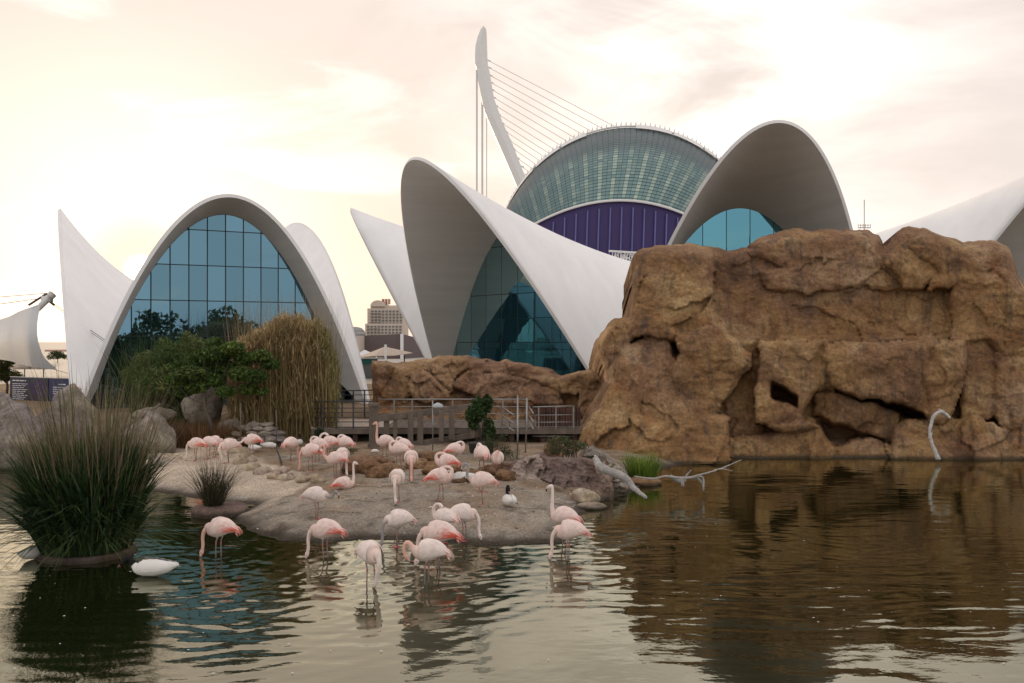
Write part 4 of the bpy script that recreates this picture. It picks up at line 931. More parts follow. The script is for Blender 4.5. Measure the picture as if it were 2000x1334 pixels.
bpx('water_slab_rock', 1128, 982, 1182, 996, 20.9, M['pale_rock'], 205, 'thin pale slab just above the water beneath the block rock', dep=.7, cuts=4, rough=.06)
bpx('ochre_rock', 1062, 866, 1100, 900, 26, M['rock'], 207, 'small ochre rock behind the shrub', dep=.8)

# ------------------------------------------------------------------ driftwood and branches
def limb(name, P, rad, m_, label, cat='driftwood', twigs=(), origin=None):
    P = [Vector(p) for p in P]; g = empty(name, P[0], label, cat)
    def one(nm, P, rad):
        C = crom(P, 5); r_ = np.interp(np.linspace(0, 1, len(C)), np.linspace(0, 1, len(rad)), rad); n = 9
        V, Fc = sweep(C, list(r_), n)
        V = [v+Vector(v-C_) .normalized()*0 if False else v*1.0 for v, C_ in zip(V, V)]
        V = [Vector(v)+Vector((mnoise.noise(Vector(v)*6), mnoise.noise(Vector(v)*6+Vector((9, 0, 0))), mnoise.noise(Vector(v)*6+Vector((0, 9, 0)))))*r_[i//n]*.35 for i, v in enumerate(V)]
        mesh(nm, V, Fc, m_, g)
    one('trunk' if cat != 'branch' else 'stem', P, rad)
    for tP, tr in twigs: one('twig', tP, tr)
    return g
D = 20.6
limb('driftwood_log', [at(1163, 897, D+.9), at(1172, 912, D+.5), at(1195, 922, D+.3), at(1222, 934, D), at(1240, 955, D-.2), at(1262, 972, D-.6)], [.07, .10, .10, .09, .07, .04], M['drift'], 'thick curved grey driftwood log dipping into the water off the flat-topped rock',
     twigs=[([at(1172, 905, D+.7), at(1162, 890, D+1.)], [.06, .03])])
D = 22.6
limb('floating_branch', [at(1238, 930, D), at(1275, 935, D), at(1300, 930, D), at(1330, 934, D-.3), at(1352, 932, D-.4), at(1372, 926, D-.3), at(1400, 918, D), at(1425, 908, D+.4), at(1448, 898, D+.7)], [.015, .025, .03, .04, .035, .022, .018, .013, .008], M['drift'],
     'long thin grey branch reaching over the water towards the cliff', twigs=[([at(1332, 934, D-.3), at(1334, 950, D-.3)], [.06, .04]), ([at(1340, 930, D-.3), at(1350, 918, D-.4)], [.03, .012]), ([at(1360, 930, D), at(1372, 945, D), at(1373, 958, D)], [.04, .03, .015]), ([at(1350, 934, D), at(1372, 932, D-.1), at(1374, 958, D-.2)], [.03, .03, .02]), ([at(1395, 918, D), at(1412, 916, D), at(1430, 920, D+.1)], [.02, .015, .008]), ([at(1310, 930, D), at(1325, 940, D), at(1340, 938, D)], [.05, .05, .03])])
D = 28.6
limb('white_branch', [at(1832, 897, D), at(1824, 876, D), at(1816, 850, D), at(1818, 830, D), at(1824, 812, D), at(1838, 803, D)], [.08, .055, .05, .06, .055, .045], M['drift_white'], 'bleached forked branch standing in the water against the cliff cave', twigs=[([at(1838, 803, D), at(1848, 810, D+.1), at(1856, 817, D+.1)], [.06, .06, .03]), ([at(1830, 808, D), at(1822, 818, D), at(1816, 822, D)], [.04, .03, .02]), ([at(1820, 845, D), at(1813, 856, D)], [.03, .02]), ([at(1840, 804, D), at(1834, 799, D)], [.04, .02])])
limb('leaning_log', [at(238, 838, 27.2), at(262, 822, 27.6), at(300, 799, 28.4), at(312, 790, 28.8)], [.06, .06, .055, .045], M['wood'], 'brown log leaning across the broad smooth boulder', 'log')
limb('thin_black_pole', [gpt(552, 925), at(547, 895, 26.2), at(541, 880, 26.5), at(540, 868, 26.6)], [.02, .025, .022, .02], M['dark_steel'], 'thin bent dark pipe standing on the mud among the flamingos', 'pole')

# ------------------------------------------------------------------ grasses and reeds
def blades(N, base, L, lean, droop, width, cols, seed, az=None, S_=6, tipcol=None, bias=None):
    r = np.random.default_rng(seed); B = base(r, N); L_ = r.uniform(*L, N); a = r.uniform(0, 2*np.pi, N) if az is None else az(r, B, N)
    ln = r.uniform(*lean, N); dr = r.uniform(*droop, N); w = r.uniform(*width, N)
    s_ = np.linspace(0, 1, S_+1)[None]; hor = L_[:, None]*(ln[:, None]*s_+dr[:, None]*s_**2.2); ver = L_[:, None]*(s_*np.sqrt(np.clip(1-ln**2, .2, 1))[:, None]-dr[:, None]*.85*s_**3)
    d = np.stack([np.cos(a), np.sin(a)], -1); C = np.zeros((N, S_+1, 3)); C[..., 0] = B[:, 0, None]+hor*d[:, 0, None]; C[..., 1] = B[:, 1, None]+hor*d[:, 1, None]; C[..., 2] = B[:, 2, None]+ver
    ta = a+np.pi/2+r.uniform(-.9, .9, N); sd_ = np.stack([np.cos(ta), np.sin(ta), 0*ta], -1)[:, None]*(w[:, None]*(1-s_**2.5*.93)/2)[..., None]
    V = np.stack([C-sd_, C+sd_], 2).reshape(-1, 3); k = S_+1
    b = (np.arange(N)*k*2)[:, None]+2*np.arange(S_)[None]; Q = np.stack([b, b+1, b+3, b+2], -1).reshape(-1, 4)
    cols = np.array(cols); c = cols[r.integers(0, len(cols), N)]*r.uniform(.7, 1.3, (N, 1)); cc = np.repeat(c[:, None], k, 1)
    if tipcol is not None: f = (s_**1.5)[..., None]*r.uniform(0, 1, (N, 1, 1)); cc = cc*(1-f)+np.array(tipcol)*f
    return V, Q, np.repeat(cc.reshape(-1, 3), 2, 0)
def disc(c, rx, ry=None):
    ry = ry or rx
    def f(r, N):
        a = r.uniform(0, 2*np.pi, N); q = np.sqrt(r.random(N)); return np.stack([c[0]+rx*q*np.cos(a), c[1]+ry*q*np.sin(a), np.full(N, c[2])], -1)
    return f
def outward(c, j=.5):
    return lambda r, B, N: np.arctan2(B[:, 1]-c[1], B[:, 0]-c[0])+r.normal(0, j, N)
def sedge():
    c = on(128, 1103); c.z = .12; c.y += .8
    g = empty('sedge_clump', (c.x, c.y, 0), 'huge dark green sedge clump growing from a low round planter in the left foreground water', 'plant')
    G = [(.040, .080, .024), (.028, .060, .018), (.065, .110, .034), (.020, .044, .016), (.05, .09, .045)]
    V, Q, C = blades(3300, disc(c, .78, .7), (1.0, 2.4), (.0, .25), (.0, .34), (.03, .066), G, 1, outward(c, .6), 8); mesh('leaves', V, Q, M['leaf'], g, C, True, 'stuff')
    V, Q, C = blades(300, disc(c, .8, .75), (.9, 1.5), (.15, .42), (.2, .65), (.025, .045), G, 2, outward(c, .35), 8); mesh('outer_leaves', V, Q, M['leaf'], g, C, True, 'stuff')
    V, Q, C = blades(800, disc((c.x, c.y-.25, c.z), .72, .45), (1.0, 2.0), (.0, .38), (.1, .6), (.05, .085), G, 6, outward((c.x, c.y+.3), .7), 9); mesh('broad_leaves', V, Q, M['leaf'], g, C, True, 'stuff')
    V, Q, C = blades(260, disc(c, .78, .75), (.8, 1.25), (.3, .7), (.3, 1.1), (.025, .045), [(.07, .11, .035), (.10, .13, .05), (.05, .08, .03)], 5, outward(c, .35), 8); mesh('drooping_leaves', V, Q, M['leaf'], g, C, True, 'stuff')
    T = [(.21, .155, .085), (.27, .21, .13), (.15, .12, .06), (.11, .13, .05)]
    V, Q, C = blades(950, disc((c.x+.1, c.y, c.z), .7, .65), (2.0, 3.6), (.0, .36), (.0, .16), (.010, .020), T, 3, outward(c, .8), 8, tipcol=(.30, .22, .15)); mesh('dry_stems', V, Q, M['leaf'], g, C, True, 'stuff')
    V, Q, C = blades(60, disc(c, .5, .5), (2.8, 4.0), (.02, .22), (.0, .1), (.016, .026), [(.07, .09, .025), (.10, .11, .03)], 4, outward(c, .8), 8); mesh('tall_stems', V, Q, M['leaf'], g, C, True, 'stuff')
    mb = MB(); n = 40; pr = [(.0, .02), (.86, .02), (.93, .10), (.90, .02), (.93, -.3)]
    V = []; 
    for r_, z in ((.2, .08), (.76, .10), (.84, .07), (.87, .0), (.84, -.3)):
        V += [(c.x+r_*math.cos(2*math.pi*k/n)*(1+.03*math.sin(5*k)), c.y+r_*.95*math.sin(2*math.pi*k/n), z) for k in range(n)]
    Fc = [(r*n+k, r*n+(k+1) % n, (r+1)*n+(k+1) % n, (r+1)*n+k) for r in range(4) for k in range(n)]+[tuple(range(n))]
    mesh('planter', V, [tuple(reversed(f)) for f in Fc], M['mauve_rock'], g)
sedge()
def small_rush():
    c = on(408, 1016); c.y += .75
    g = empty('rush_tuft', (c.x, c.y, 0), 'thin dark rush tuft in a low round planter left of the island', 'plant'); n = 36; V = []
    for r_, z in ((.15, .19), (.50, .20), (.60, .17), (.64, .10), (.62, -.3)): V += [(c.x+r_*math.cos(2*math.pi*k/n), c.y+r_*.95*math.sin(2*math.pi*k/n), z) for k in range(n)]
    mesh('planter', V, [((r+1)*n+k, (r+1)*n+(k+1) % n, r*n+(k+1) % n, r*n+k) for r in range(4) for k in range(n)]+[tuple(range(n))], M['mauve_rock'], g)
    d = (c.x-.16, c.y, .2)
    V, Q, C = blades(430, disc(d, .22), (.7, 1.25), (.0, .6), (.0, .22), (.008, .014), [(.035, .045, .02), (.05, .06, .025), (.07, .06, .04)], 11, outward(d, .7), 6, tipcol=(.12, .08, .06)); mesh('stems', V, Q, M['leaf'], g, C, True, 'stuff')
    V, Q, C = blades(46, disc(d, .2), (1.2, 1.75), (.5, .93), (.05, .3), (.006, .009), [(.09, .08, .04)], 12, outward(d, .4), 8); mesh('arching_stems', V, Q, M['leaf'], g, C, True, 'stuff')
small_rush()
def grass_tuft(c, N, L, r_, cols, name, lab, seed, w=(.012, .022), lean=(0, .5)):
    g = empty(name, tuple(c), lab, 'plant')
    V, Q, C = blades(N, disc(c, r_, r_*.7), L, lean, (.0, .3), w, cols, seed, outward(c, .6), 6); mesh('blades', V, Q, M['leaf'], g, C, True, 'stuff')
grass_tuft(on(1258, 940)+Vector((0, .3, .05)), 520, (.5, .95), .42, [(.16, .26, .03), (.22, .33, .04), (.10, .18, .03), (.25, .30, .06)], 'bright_grass_tuft', 'bright yellow-green grass tuft at the water beside the driftwood', 21)
boulder('root_mound', on(1262, 950)+Vector((0, .35, .05)), (.55, .4, .16), M['mud_nest'], 230, 'dark root mound under the bright grass tuft', 'rock', sub=3)
def shrub(px, py, D, w_, h_, N, size, cols, name, lab, seed, flat=.35, cat='shrub'):
    p = at(px, py, D); k = D/F; g = empty(name, tuple(p), lab, cat); r = np.random.default_rng(seed); cl = []
    for q in range(9): cl.append((p.x+r.uniform(-.38, .38)*w_*k, p.y+r.uniform(-.25, .25)*w_*k, p.z+h_*k*r.uniform(.2, .85), w_*k*.22, w_*k*.2, h_*k*.2))
    V, Q, C = leafcloud(N, cl, size, cols, seed, flat); mesh('foliage', V, Q, M['leaf'], g, C, False, 'stuff')
    V, Q, C = blades(60, disc(p, w_*k*.2), (h_*k*.5, h_*k*1.1), (0, .45), (0, .1), (.008, .014), [(.09, .07, .05)], seed+1); mesh('twigs', V, Q, M['leaf'], g, C, True, 'stuff')
shrub(1112, 893, 22.6, 78, 40, 1500, .035, [(.07, .09, .04), (.10, .12, .05), (.12, .09, .04)], 'small_shrub', 'small grey-green shrub growing on the flat-topped rock', 31)
shrub(1085, 888, 23.4, 40, 40, 500, .03, [(.14, .12, .05), (.10, .10, .05)], 'dry_shrub', 'yellowish dry shrub just behind the small grey-green one', 33)
shrub(938, 862, 27.5, 52, 90, 2600, .06, [(.045, .085, .022), (.06, .11, .03), (.03, .055, .018)], 'potted_shrub', 'leafy green bush hanging over the boardwalk rail', 35, .6)
mb = MB(); p = at(940, 872, 27.6); mb.tube([p+Vector((0, 0, -.35)), p+Vector((0, 0, .12))], [.34, .42], 14, (.02, .02, .02)); tag(mb.build('plant_pot', M['plain'], None, False, origin=p), 'black plant pot under the leafy bush on the boardwalk', 'pot')
shrub(975, 905, 26.2, 70, 60, 1400, .035, [(.06, .085, .03), (.09, .09, .04), (.05, .06, .025)], 'weedy_shrub', 'weedy green-brown shrub below the tall twin poles', 37, .25)
shrub(675, 895, 27.3, 62, 22, 500, .035, [(.11, .10, .04), (.08, .08, .03)], 'low_weeds', 'low weeds in front of the grey fluted post', 39, .3)
shrub(620, 862, 29, 24, 30, 500, .04, [(.03, .05, .02), (.05, .07, .03)], 'dark_shrub', 'dark little bush at the right foot of the dry reeds', 41, .5)
def reeds():
    g = empty('reed_bed', (at(560, 850, 31.2).x, 31.5, .5), 'tall dry golden reed bed in front of the left shell', 'reeds')
    def base(r, N):
        u = r.random(N); px = 458+195*u; D_ = 30.6+2.4*r.random(N); return np.stack([(px-1000)/F*D_, D_, np.full(N, .45)], -1)
    def hf(px): return np.interp(px, [450, 500, 560, 600, 640, 660], [2.9, 4.0, 4.6, 4.35, 3.8, 2.5])+.35*perlin(np.asarray(px)/13., 0*np.asarray(px)+.5, 3)
    T = [(.42, .30, .15), (.54, .42, .24), (.28, .18, .09), (.36, .30, .12), (.19, .17, .07), (.46, .30, .15)]
    for i, (N, lo, hi, w, ln) in enumerate(((2300, .55, 1.02, (.014, .028), (0, .17)), (900, .3, .75, (.014, .032), (.0, .30)))):
        V, Q, C = blades(N, base, (lo, hi), ln, (.0, .05), w, T, 51+i, None, 5, tipcol=(.30, .26, .12))
        Vr = V.reshape(N, -1, 3); b0 = Vr[:, :1].copy(); px = 1000+F*b0[:, 0, 0]/b0[:, 0, 1]; sc_ = hf(px)[:, None]
        Vn = Vr.copy(); Vn[..., 2] = b0[..., 2]+(Vr[..., 2]-b0[..., 2])*sc_; Vn[..., :2] = b0[..., :2]+(Vr[..., :2]-b0[..., :2])*np.minimum(sc_, 4)[..., None]
        # keep blade width true after stretching
        P2 = Vn.reshape(N, -1, 2, 3); mid = P2.mean(2, keepdims=True); P2 = mid+(P2-mid)/4
        mesh('canes' if i == 0 else 'short_canes', P2.reshape(-1, 3), Q, M['leaf'], g, C, True, 'stuff')
    r = np.random.default_rng(77); N = 15000; u = r.random(N); px = 445+215*u; D_ = 30.4+2.6*r.random(N); z = .5+hf(px)*(1-r.random(N)**1.6*.85)*.97
    P = np.stack([(px-1000)/F*D_, D_, z], -1); a = r.uniform(0, 2*np.pi, N); up = r.uniform(.1, 2.2, N); d = np.stack([np.cos(a), np.sin(a), up], -1); d /= np.linalg.norm(d, axis=1)[:, None]
    Ln = r.uniform(.18, .5, N)[:, None]; sd_ = np.cross(d, [0, 0, 1.]); sd_ /= np.linalg.norm(sd_, axis=1)[:, None]+1e-6; w = .013
    V = np.stack([P-sd_*w, P+sd_*w, P+d*Ln*.6+sd_*w, P+d*Ln*.6-sd_*w, P+d*Ln-np.array([0, 0, .05])*Ln*3], 1).reshape(-1, 3); i = np.arange(N)*5
    Fl = [(k, k+1, k+2, k+3) for k in i]+[(k+3, k+2, k+4) for k in i]
    gr = np.clip((px-590)/60, 0, 1)*.6; C = np.array([.50, .38, .20])*(1-gr[:, None])+np.array([.15, .18, .05])*gr[:, None]; C = C*r.uniform(.45, 1.35, (N, 1))
    mesh('reed_leaves', V, Fl, M['leaf'], g, np.repeat(C, 5, 0), True, 'stuff')
    V, Q, C = blades(700, base, (3.6, 5.7), (0, .15), (0, .06), (.05, .07), T, 58, None, 6); Vr = V.reshape(700, -1, 2, 3); mid = Vr.mean(2, keepdims=True); mesh('tall_canes', (mid+(Vr-mid)/3.2).reshape(-1, 3), Q, M['leaf'], g, C, True, 'stuff')
    # low russet growth left of the bed
    h = empty('dry_undergrowth', (at(390, 860, 29.8).x, 29.8, .5), 'low russet dry grass bank between the boulders and the reeds', 'grass')
    def b2(r, N): px = r.uniform(326, 478, N); D_ = r.uniform(29.3, 31., N); return np.stack([(px-1000)/F*D_, D_, np.full(N, .4)], -1)
    V, Q, C = blades(3600, b2, (.45, 1.15), (0, .5), (0, .4), (.010, .02), [(.24, .13, .06), (.18, .10, .05), (.28, .17, .08), (.14, .09, .04)], 61, None, 4); mesh('blades', V, Q, M['leaf'], h, C, True, 'stuff')
reeds()
# green bush and leaning tree
def bush():
    D = 33.; g = empty('bamboo_bush', (at(330, 850, D).x, D, .6), 'loose green bamboo-like bush left of the leaning tree', 'bush'); cl = []
    for x, y, r_ in [(262, 735, 26), (290, 712, 34), (320, 700, 34), (350, 692, 34), (378, 675, 26), (300, 745, 36), (335, 745, 40), (372, 730, 40), (400, 700, 30), (310, 780, 34), (350, 785, 36), (280, 770, 26), (400, 760, 36), (322, 672, 16), (362, 658, 14), (430, 690, 24)]:
        p = at(x, y, D+rng.uniform(-.8, .8)); k_ = D/F; cl.append((p.x, p.y, p.z, r_*k_, r_*k_, r_*k_*.85))
    V, Q, C = leafcloud(13000, cl, .11, [(.10, .16, .045), (.15, .21, .06), (.07, .11, .035), (.24, .28, .09), (.09, .14, .055)], 71, .14); mesh('foliage', V, Q, M['leaf'], g, C, False, 'stuff')
    def b(r, N): px = r.uniform(262, 430, N); D_ = r.uniform(32.4, 33.6, N); return np.stack([(px-1000)/F*D_, D_, np.full(N, .8)], -1)
    V, Q, C = blades(700, b, (1.8, 3.9), (0, .28), (0, .25), (.02, .04), [(.07, .10, .03), (.12, .15, .05)], 73, None, 6); mesh('canes', V, Q, M['leaf'], g, C, True, 'stuff')
bush()
def leaning_tree():
    D = 29.8; b = at(415, 868, D); b.z = .45; g = empty('leaning_tree', tuple(b), 'dark green small-leaved tree with bare lower limbs in front of the dry reeds', 'tree'); k_ = D/F; cl = []
    cs = [(345, 742, 22), (372, 728, 26), (398, 700, 30), (428, 690, 30), (455, 680, 24), (480, 700, 24), (510, 695, 22), (528, 712, 18), (440, 720, 28), (470, 730, 26), (415, 742, 26), (385, 755, 24), (360, 765, 20), (500, 735, 24), (485, 760, 20), (440, 765, 20), (512, 765, 14), (420, 670, 20), (350, 715, 18)]
    for x, y, r_ in cs: p = at(x, y, D+rng.uniform(-.5, .5)); cl.append((p.x, p.y, p.z, r_*k_, r_*k_*.8, r_*k_*.55))
    V, Q, C = leafcloud(20000, cl, .062, [(.06, .11, .02), (.09, .15, .03), (.04, .07, .018), (.14, .20, .04), (.07, .12, .025)], 81, .5); mesh('crown', V, Q, M['leaf'], g, C, False, 'stuff')
    mb = MB(); mb.tube(crom([b-Vector((0, 0, .1)), at(412, 830, D), at(402, 800, D), at(398, 775, D)], 4), np.linspace(.08, .05, 13), 7); mb.build('trunk', M['bark'], g, True)
    for x, y, r_ in cs[:11]:
        m_ = MB(); e = at(x, y, D); s_ = at(400, 790, D); m_.tube(crom([s_, s_.lerp(e, .5)+Vector((rng.uniform(-.15, .15), 0, -.12)), e], 4), np.linspace(.02, .006, 9), 5); m_.build('limb', M['bark'], g, True)
leaning_tree()

# ------------------------------------------------------------------ boardwalk and rails
def walkway():
    g = empty('boardwalk', (at(860, 860, 30.5).x, 30.5, .4), 'weathered wooden boardwalk and ramp with steel rails crossing behind the flamingos', 'boardwalk')
    zd = 1.0
    for i in range(46):                      # deck boards
        x = -6.9+i*.29
        m_ = MB(); m_.box((x+rng.uniform(-.004, .004), 32.0, zd-.025+rng.uniform(-.004, .004)), (.275, 3.0, .05)); m_.build('plank', M['deck'] if x < -4.3 else M['wood'], g)
    mb = MB(); mb.box((-.4, 30.44, zd-.14), (13.2, .10, .18)); mb.box((-.4, 33.5, zd-.14), (13.2, .10, .18)); mb.build('edge_beam', M['wood'], g)
    for x in np.arange(-6.6, 6, 1.1): m_ = MB(); m_.box((x, 30.6, .35), (.16, .16, .8)); m_.build('pile', M['dark_wood'], g)
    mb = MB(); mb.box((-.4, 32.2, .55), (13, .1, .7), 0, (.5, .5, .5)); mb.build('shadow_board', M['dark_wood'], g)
    # steel rail along the front
    Dr = 30.45
    def rail(x0, x1, ys0, ys1, posts, nm, m_='steel', rad=.026, D1=Dr, D2=None):
        D2 = D2 or D1; r = empty(nm[0], tuple(at((x0+x1)/2, 850, D1).xy)+(zd,), nm[1], 'railing', 'railings of the boardwalk')
        for k, (a, b) in enumerate(zip(ys0, ys1)):
            q = MB(); q.tube([at(x0, a, D1), at(x1, b, D2)], rad if k == 0 else rad*.62, 6); q.build('rail_bar', M[m_], r, True)
        for px in posts:
            u = (px-x0)/(x1-x0); DD = D1+(D2-D1)*u; yt = ys0[0]+(ys1[0]-ys0[0])*u; p = at(px, yt, DD)
            q = MB(); q.bar((p.x, p.y+.01, zd-.1), (p.x, p.y+.01, p.z), .05, .05); q.build('post', M[m_], r)
        return r
    rail(612, 732, (784, 797, 806, 815, 824, 834), (784, 797, 806, 815, 824, 834), (630, 657, 690, 722), ('railing', 'dark steel railing at the left end of the boardwalk before the pale deck'), 'dark_steel')
    rail(738, 1036, (780, 794.5, 808.5, 821, 835, 846), (780, 794, 807.5, 822, 835, 847), (770, 805, 845, 884, 930, 982, 1030), ('railing', 'long steel railing in front of the tan boulder wall'))
    rail(1040, 1122, (795, 811, 825, 841, 852), (793, 810, 824, 840, 852), (1052, 1086, 1120), ('railing', 'short lower steel railing at the right end before the dark slatted gate'))
    rail(630, 728, (764, 772, 782), (762, 771, 781), (648, 668, 690, 712), ('railing', 'dark far-side railing behind the pale deck below the left shell foot'), 'dark_steel', D1=35., D2=35.)
    for k, (a, b, c_, d) in enumerate([(982, 796, 1004, 811), (982, 812, 1004, 827), (982, 827, 1004, 842), (1034, 796, 1042, 808), (1034, 812, 1042, 824), (1034, 826, 1042, 838)]):
        q = MB(); q.tube([at(a, b, Dr-.1), at(c_, d, Dr-.5)], .026, 6); q.build('stair_bar', M['steel'], g, True)
    # wooden ramp balustrade
    Dw = 29.6
    r = empty('wooden_balustrade', tuple(at(840, 860, Dw).xy)+(.5,), 'grey timber balustrade sloping up along the ramp', 'balustrade')
    for a, b, c_, d, h in ((736, 818, 925, 793, .20), (772, 872, 940, 848, .17), (738, 823, 925, 798, .03)):
        q = MB(); q.bar(at(a, b, Dw), at(c_, d, Dw+.6), .12, h); q.build('beam', M['wood'], r)
    for px, y0, y1, w in ((755, 815, 870, .18), (772, 812, 860, .12), (802, 808, 872, .18), (821, 806, 872, .19), (862, 803, 862, .16), (882, 800, 858, .19), (924, 795, 850, .17)):
        a, b = at(px, y0, Dw+.12), at(px, y1, Dw+.12); q = MB(); q.bar(b, a, w, .1); q.build('post', M['wood'], r)
    # fluted post
    p = at(730, 868, 28.6); t = at(730, 793, 28.6); r = empty('fluted_post', tuple(p), 'grey fluted timber post at the foot of the ramp', 'post')
    for k in range(5): q = MB(); q.bar((p.x-.115+.058*k, p.y, p.z-.1), (p.x-.115+.058*k, p.y, t.z), .05, .16, (1, 1, 1)); q.build('stave', M['wood'], r)
    q = MB(); q.box((t.x, t.y, t.z+.05), (.34, .24, .10)); q.build('cap', M['wood'], r); q = MB(); q.box((p.x, p.y, p.z-.02), (.36, .28, .14)); q.build('foot', M['wood'], r)
    # slatted gate
    r = empty('slatted_gate', tuple(at(1095, 860, 30.9).xy)+(.8,), 'dark brown slatted timber gate beside the cliff', 'gate')
    for k in range(16):
        x = 1050+k*5.4; a, b = at(x, 862, 30.9), at(x, 796+rng.uniform(-1, 1), 30.9); q = MB(); q.bar(a, b, .085, .03, tuple(np.array([1, .8, .75])*rng.uniform(.6, 1.3))); q.build('slat', M['dark_wood'], r)
    q = MB()
    for y in (808, 850): q.bar(at(1048, y, 31), at(1135, y, 31), .05, .09)
    q.build('batten', M['dark_wood'], r)
walkway()
for a, b, c_, d, D, lab, w in ((845, 880, 845, 783, 27.5, 'thin steel pole in the middle of the boardwalk carrying a small lamp dome', .022), (1010, 925, 1011, 772, 25.6, 'taller of the twin poles at the right end of the boardwalk', .028), (1026, 887, 1029, 777, 27.8, 'shorter of the twin poles at the right end of the boardwalk', .028),
                           (469, 868, 470, 788, 28.2, 'left thin cane pole in front of the dry reeds', .018), (540, 862, 539, 800, 28.4, 'right thin cane pole in front of the dry reeds', .018)):
    mb = MB(); mb.tube([at(a, b, D), at((a+c_)/2+.6, (b+d)/2, D), at(c_, d, D)], w, 6); o = mb.build('pole', M['steel'] if D < 28 else M['wood'], None, True, origin=at(a, b, D)); tag(o, lab, 'pole')
mb = MB(); p = at(855, 797, 27.4); V, Fc = sweep([p+Vector((0, 0, .02)), p+Vector((0, 0, .05)), p+Vector((0, 0, .12)), p+Vector((0, 0, .17))], [.17, .19, .13, .03], 12); mb.add(V, Fc, (.45, .48, .5)); mb.bar(at(845, 795, 27.5), p+Vector((0, 0, .1)), .03, .03, (.3, .3, .3)); tag(mb.build('lamp_dome', M['plain'], None, True, origin=p), 'small glass lamp dome fixed to the steel pole', 'lamp')

# ------------------------------------------------------------------ birds
PK, PL, SAL, COR, GRY, WHT, BLK = (.87, .69, .63), (.88, .75, .69), (.82, .50, .40), (.78, .12, .075), (.36, .33, .33), (.82, .80, .76), (.012, .012, .013)
def spine_bird(name, pos, yaw, H, pose, label, neckc=PL, bodyc=PK, wingc=COR, legs=2, sc=1., wingred=1., seed=0, water=False, cat='flamingo', group=None, side=0., legc=(.33, .25, .23)):
    r = random.Random(seed); z0 = pos.z; g = empty(name, tuple(pos), label, cat, group); g.rotation_euler = (0, 0, yaw)
    LOC[g] = Vector((0, 0, 0))           # parts are modelled in the bird's own frame
    h = H
    body = [(-.335, h-.055, .008, .010), (-.29, h-.035, .04, .035), (-.22, h-.002, .085, .085), (-.12, h+.025, .128, .138), (0, h+.025, .150, .172), (.09, h+.0, .140, .165), (.16, h-.005, .105, .125), (.205, h+.01, .066, .080)]
    q_ = h/.60
    N = {'feed': [(.245, h-.02, .043), (.285, h-.09*q_, .034), (.305, h-.22*q_, .029), (.30, h-.35*q_, .027), (.31, h-.45*q_, .027)],
         'feedback': [(.245, h-.02, .043), (.27, h-.12*q_, .036), (.24, h-.26*q_, .032), (.20, h-.37*q_, .03), (.18, h-.46*q_, .029)],
         'up': [(.25, h+.04, .045), (.295, h+.12, .035), (.285, h+.24, .029), (.265, h+.36, .026), (.275, h+.46, .026), (.30, h+.50, .028)],
         'straight': [(.235, h+.06, .045), (.25, h+.16, .034), (.245, h+.28, .029), (.24, h+.40, .026), (.245, h+.50, .026), (.26, h+.54, .028)],
         'hook': [(.25, h+.03, .045), (.31, h+.10, .034), (.30, h+.21, .029), (.29, h+.29, .026), (.33, h+.345, .027), (.375, h+.34, .028)],
         'tuck': [(.245, h+.07, .045), (.245, h+.145, .036), (.195, h+.195, .032), (.13, h+.205, .030), (.07, h+.195, .028)],
         'preen': [(.26, h+.06, .045), (.31, h+.12, .036), (.36, h+.11, .031), (.385, h+.03, .028), (.37, h-.06, .027)],
         'droop': [(.25, h-.01, .043), (.31, h-.055, .034), (.37, h-.03, .029), (.40, h+.04, .026), (.43, h+.09, .026)],
         'low': [(.25, h-.01, .043), (.32, h-.07, .034), (.40, h-.09, .029), (.47, h-.06, .026), (.52, h+.0, .026)],
         'back': [(.24, h+.05, .045), (.26, h+.13, .034), (.22, h+.21, .030), (.15, h+.25, .028), (.09, h+.25, .028)]}[pose]
    hd = {'feed': (.03, -.10, 0), 'feedback': (-.05, -.09, 0), 'up': (.09, -.04, 0), 'straight': (.09, -.05, 0), 'hook': (.05, -.085, 0), 'tuck': (-.09, -.05, 0), 'preen': (-.06, -.08, 0), 'droop': (.06, -.07, 0), 'low': (.06, -.06, 0), 'back': (-.08, -.06, 0)}[pose]
    x, z = N[-1][0], N[-1][1]; L = math.hypot(hd[0], hd[1]); ux, uz = hd[0]/L, hd[1]/L
    px_, pz_ = -uz, ux
    if pose in ('feed', 'feedback'): px_, pz_ = uz, -ux
    headp = [(x+ux*.03, z+uz*.03, .036), (x+ux*.065, z+uz*.065, .036), (x+ux*.09, z+uz*.09, .024)]
    P = [(a, 0, b) for a, b, *_ in body]+[(a, side*.06*k/len(N), b) for k, (a, b, _) in enumerate(N)]+[(a, side*.07, b) for a, b, _ in headp]
    ry = [b_[2] for b_ in body]+[n[2] for n in N]+[q[2]*.85 for q in headp]; rz = [b_[3] for b_ in body]+[n[2] for n in N]+[q[2] for q in headp]
    cs = [np.array(bodyc)]*len(body)+[np.array(bodyc)*.5+np.array(neckc)*.5]+[np.array(neckc)]*(len(N)-1+len(headp))
    cs[0] = cs[1] = np.array(bodyc)*.6+np.array(wingc)*.4
    if neckc is not GRY: cs[6] = cs[7] = np.array(bodyc)*.65+np.array(SAL)*.35
    C = crom(P, 3); t = np.linspace(0, len(P)-1, len(C)); k_ = np.arange(len(P)); ry = np.interp(t, k_, ry); rz = np.interp(t, k_, rz); cc = np.stack([np.interp(t, k_, [c[i] for c in cs]) for i in range(3)], -1)
    n = 14; V, Fc = [], []
    Y_ = Vector((0, 1, 0))
    for i, p in enumerate(C):
        tn = Vector(C[min(i+1, len(C)-1)]-C[max(i-1, 0)]).normalized(); a = (Y_-tn*Y_.dot(tn)).normalized(); b = tn.cross(a)
        for k in range(n):
            th = 2*math.pi*k/n; V.append(Vector(p)+a*math.cos(th)*ry[i]+b*math.sin(th)*rz[i])
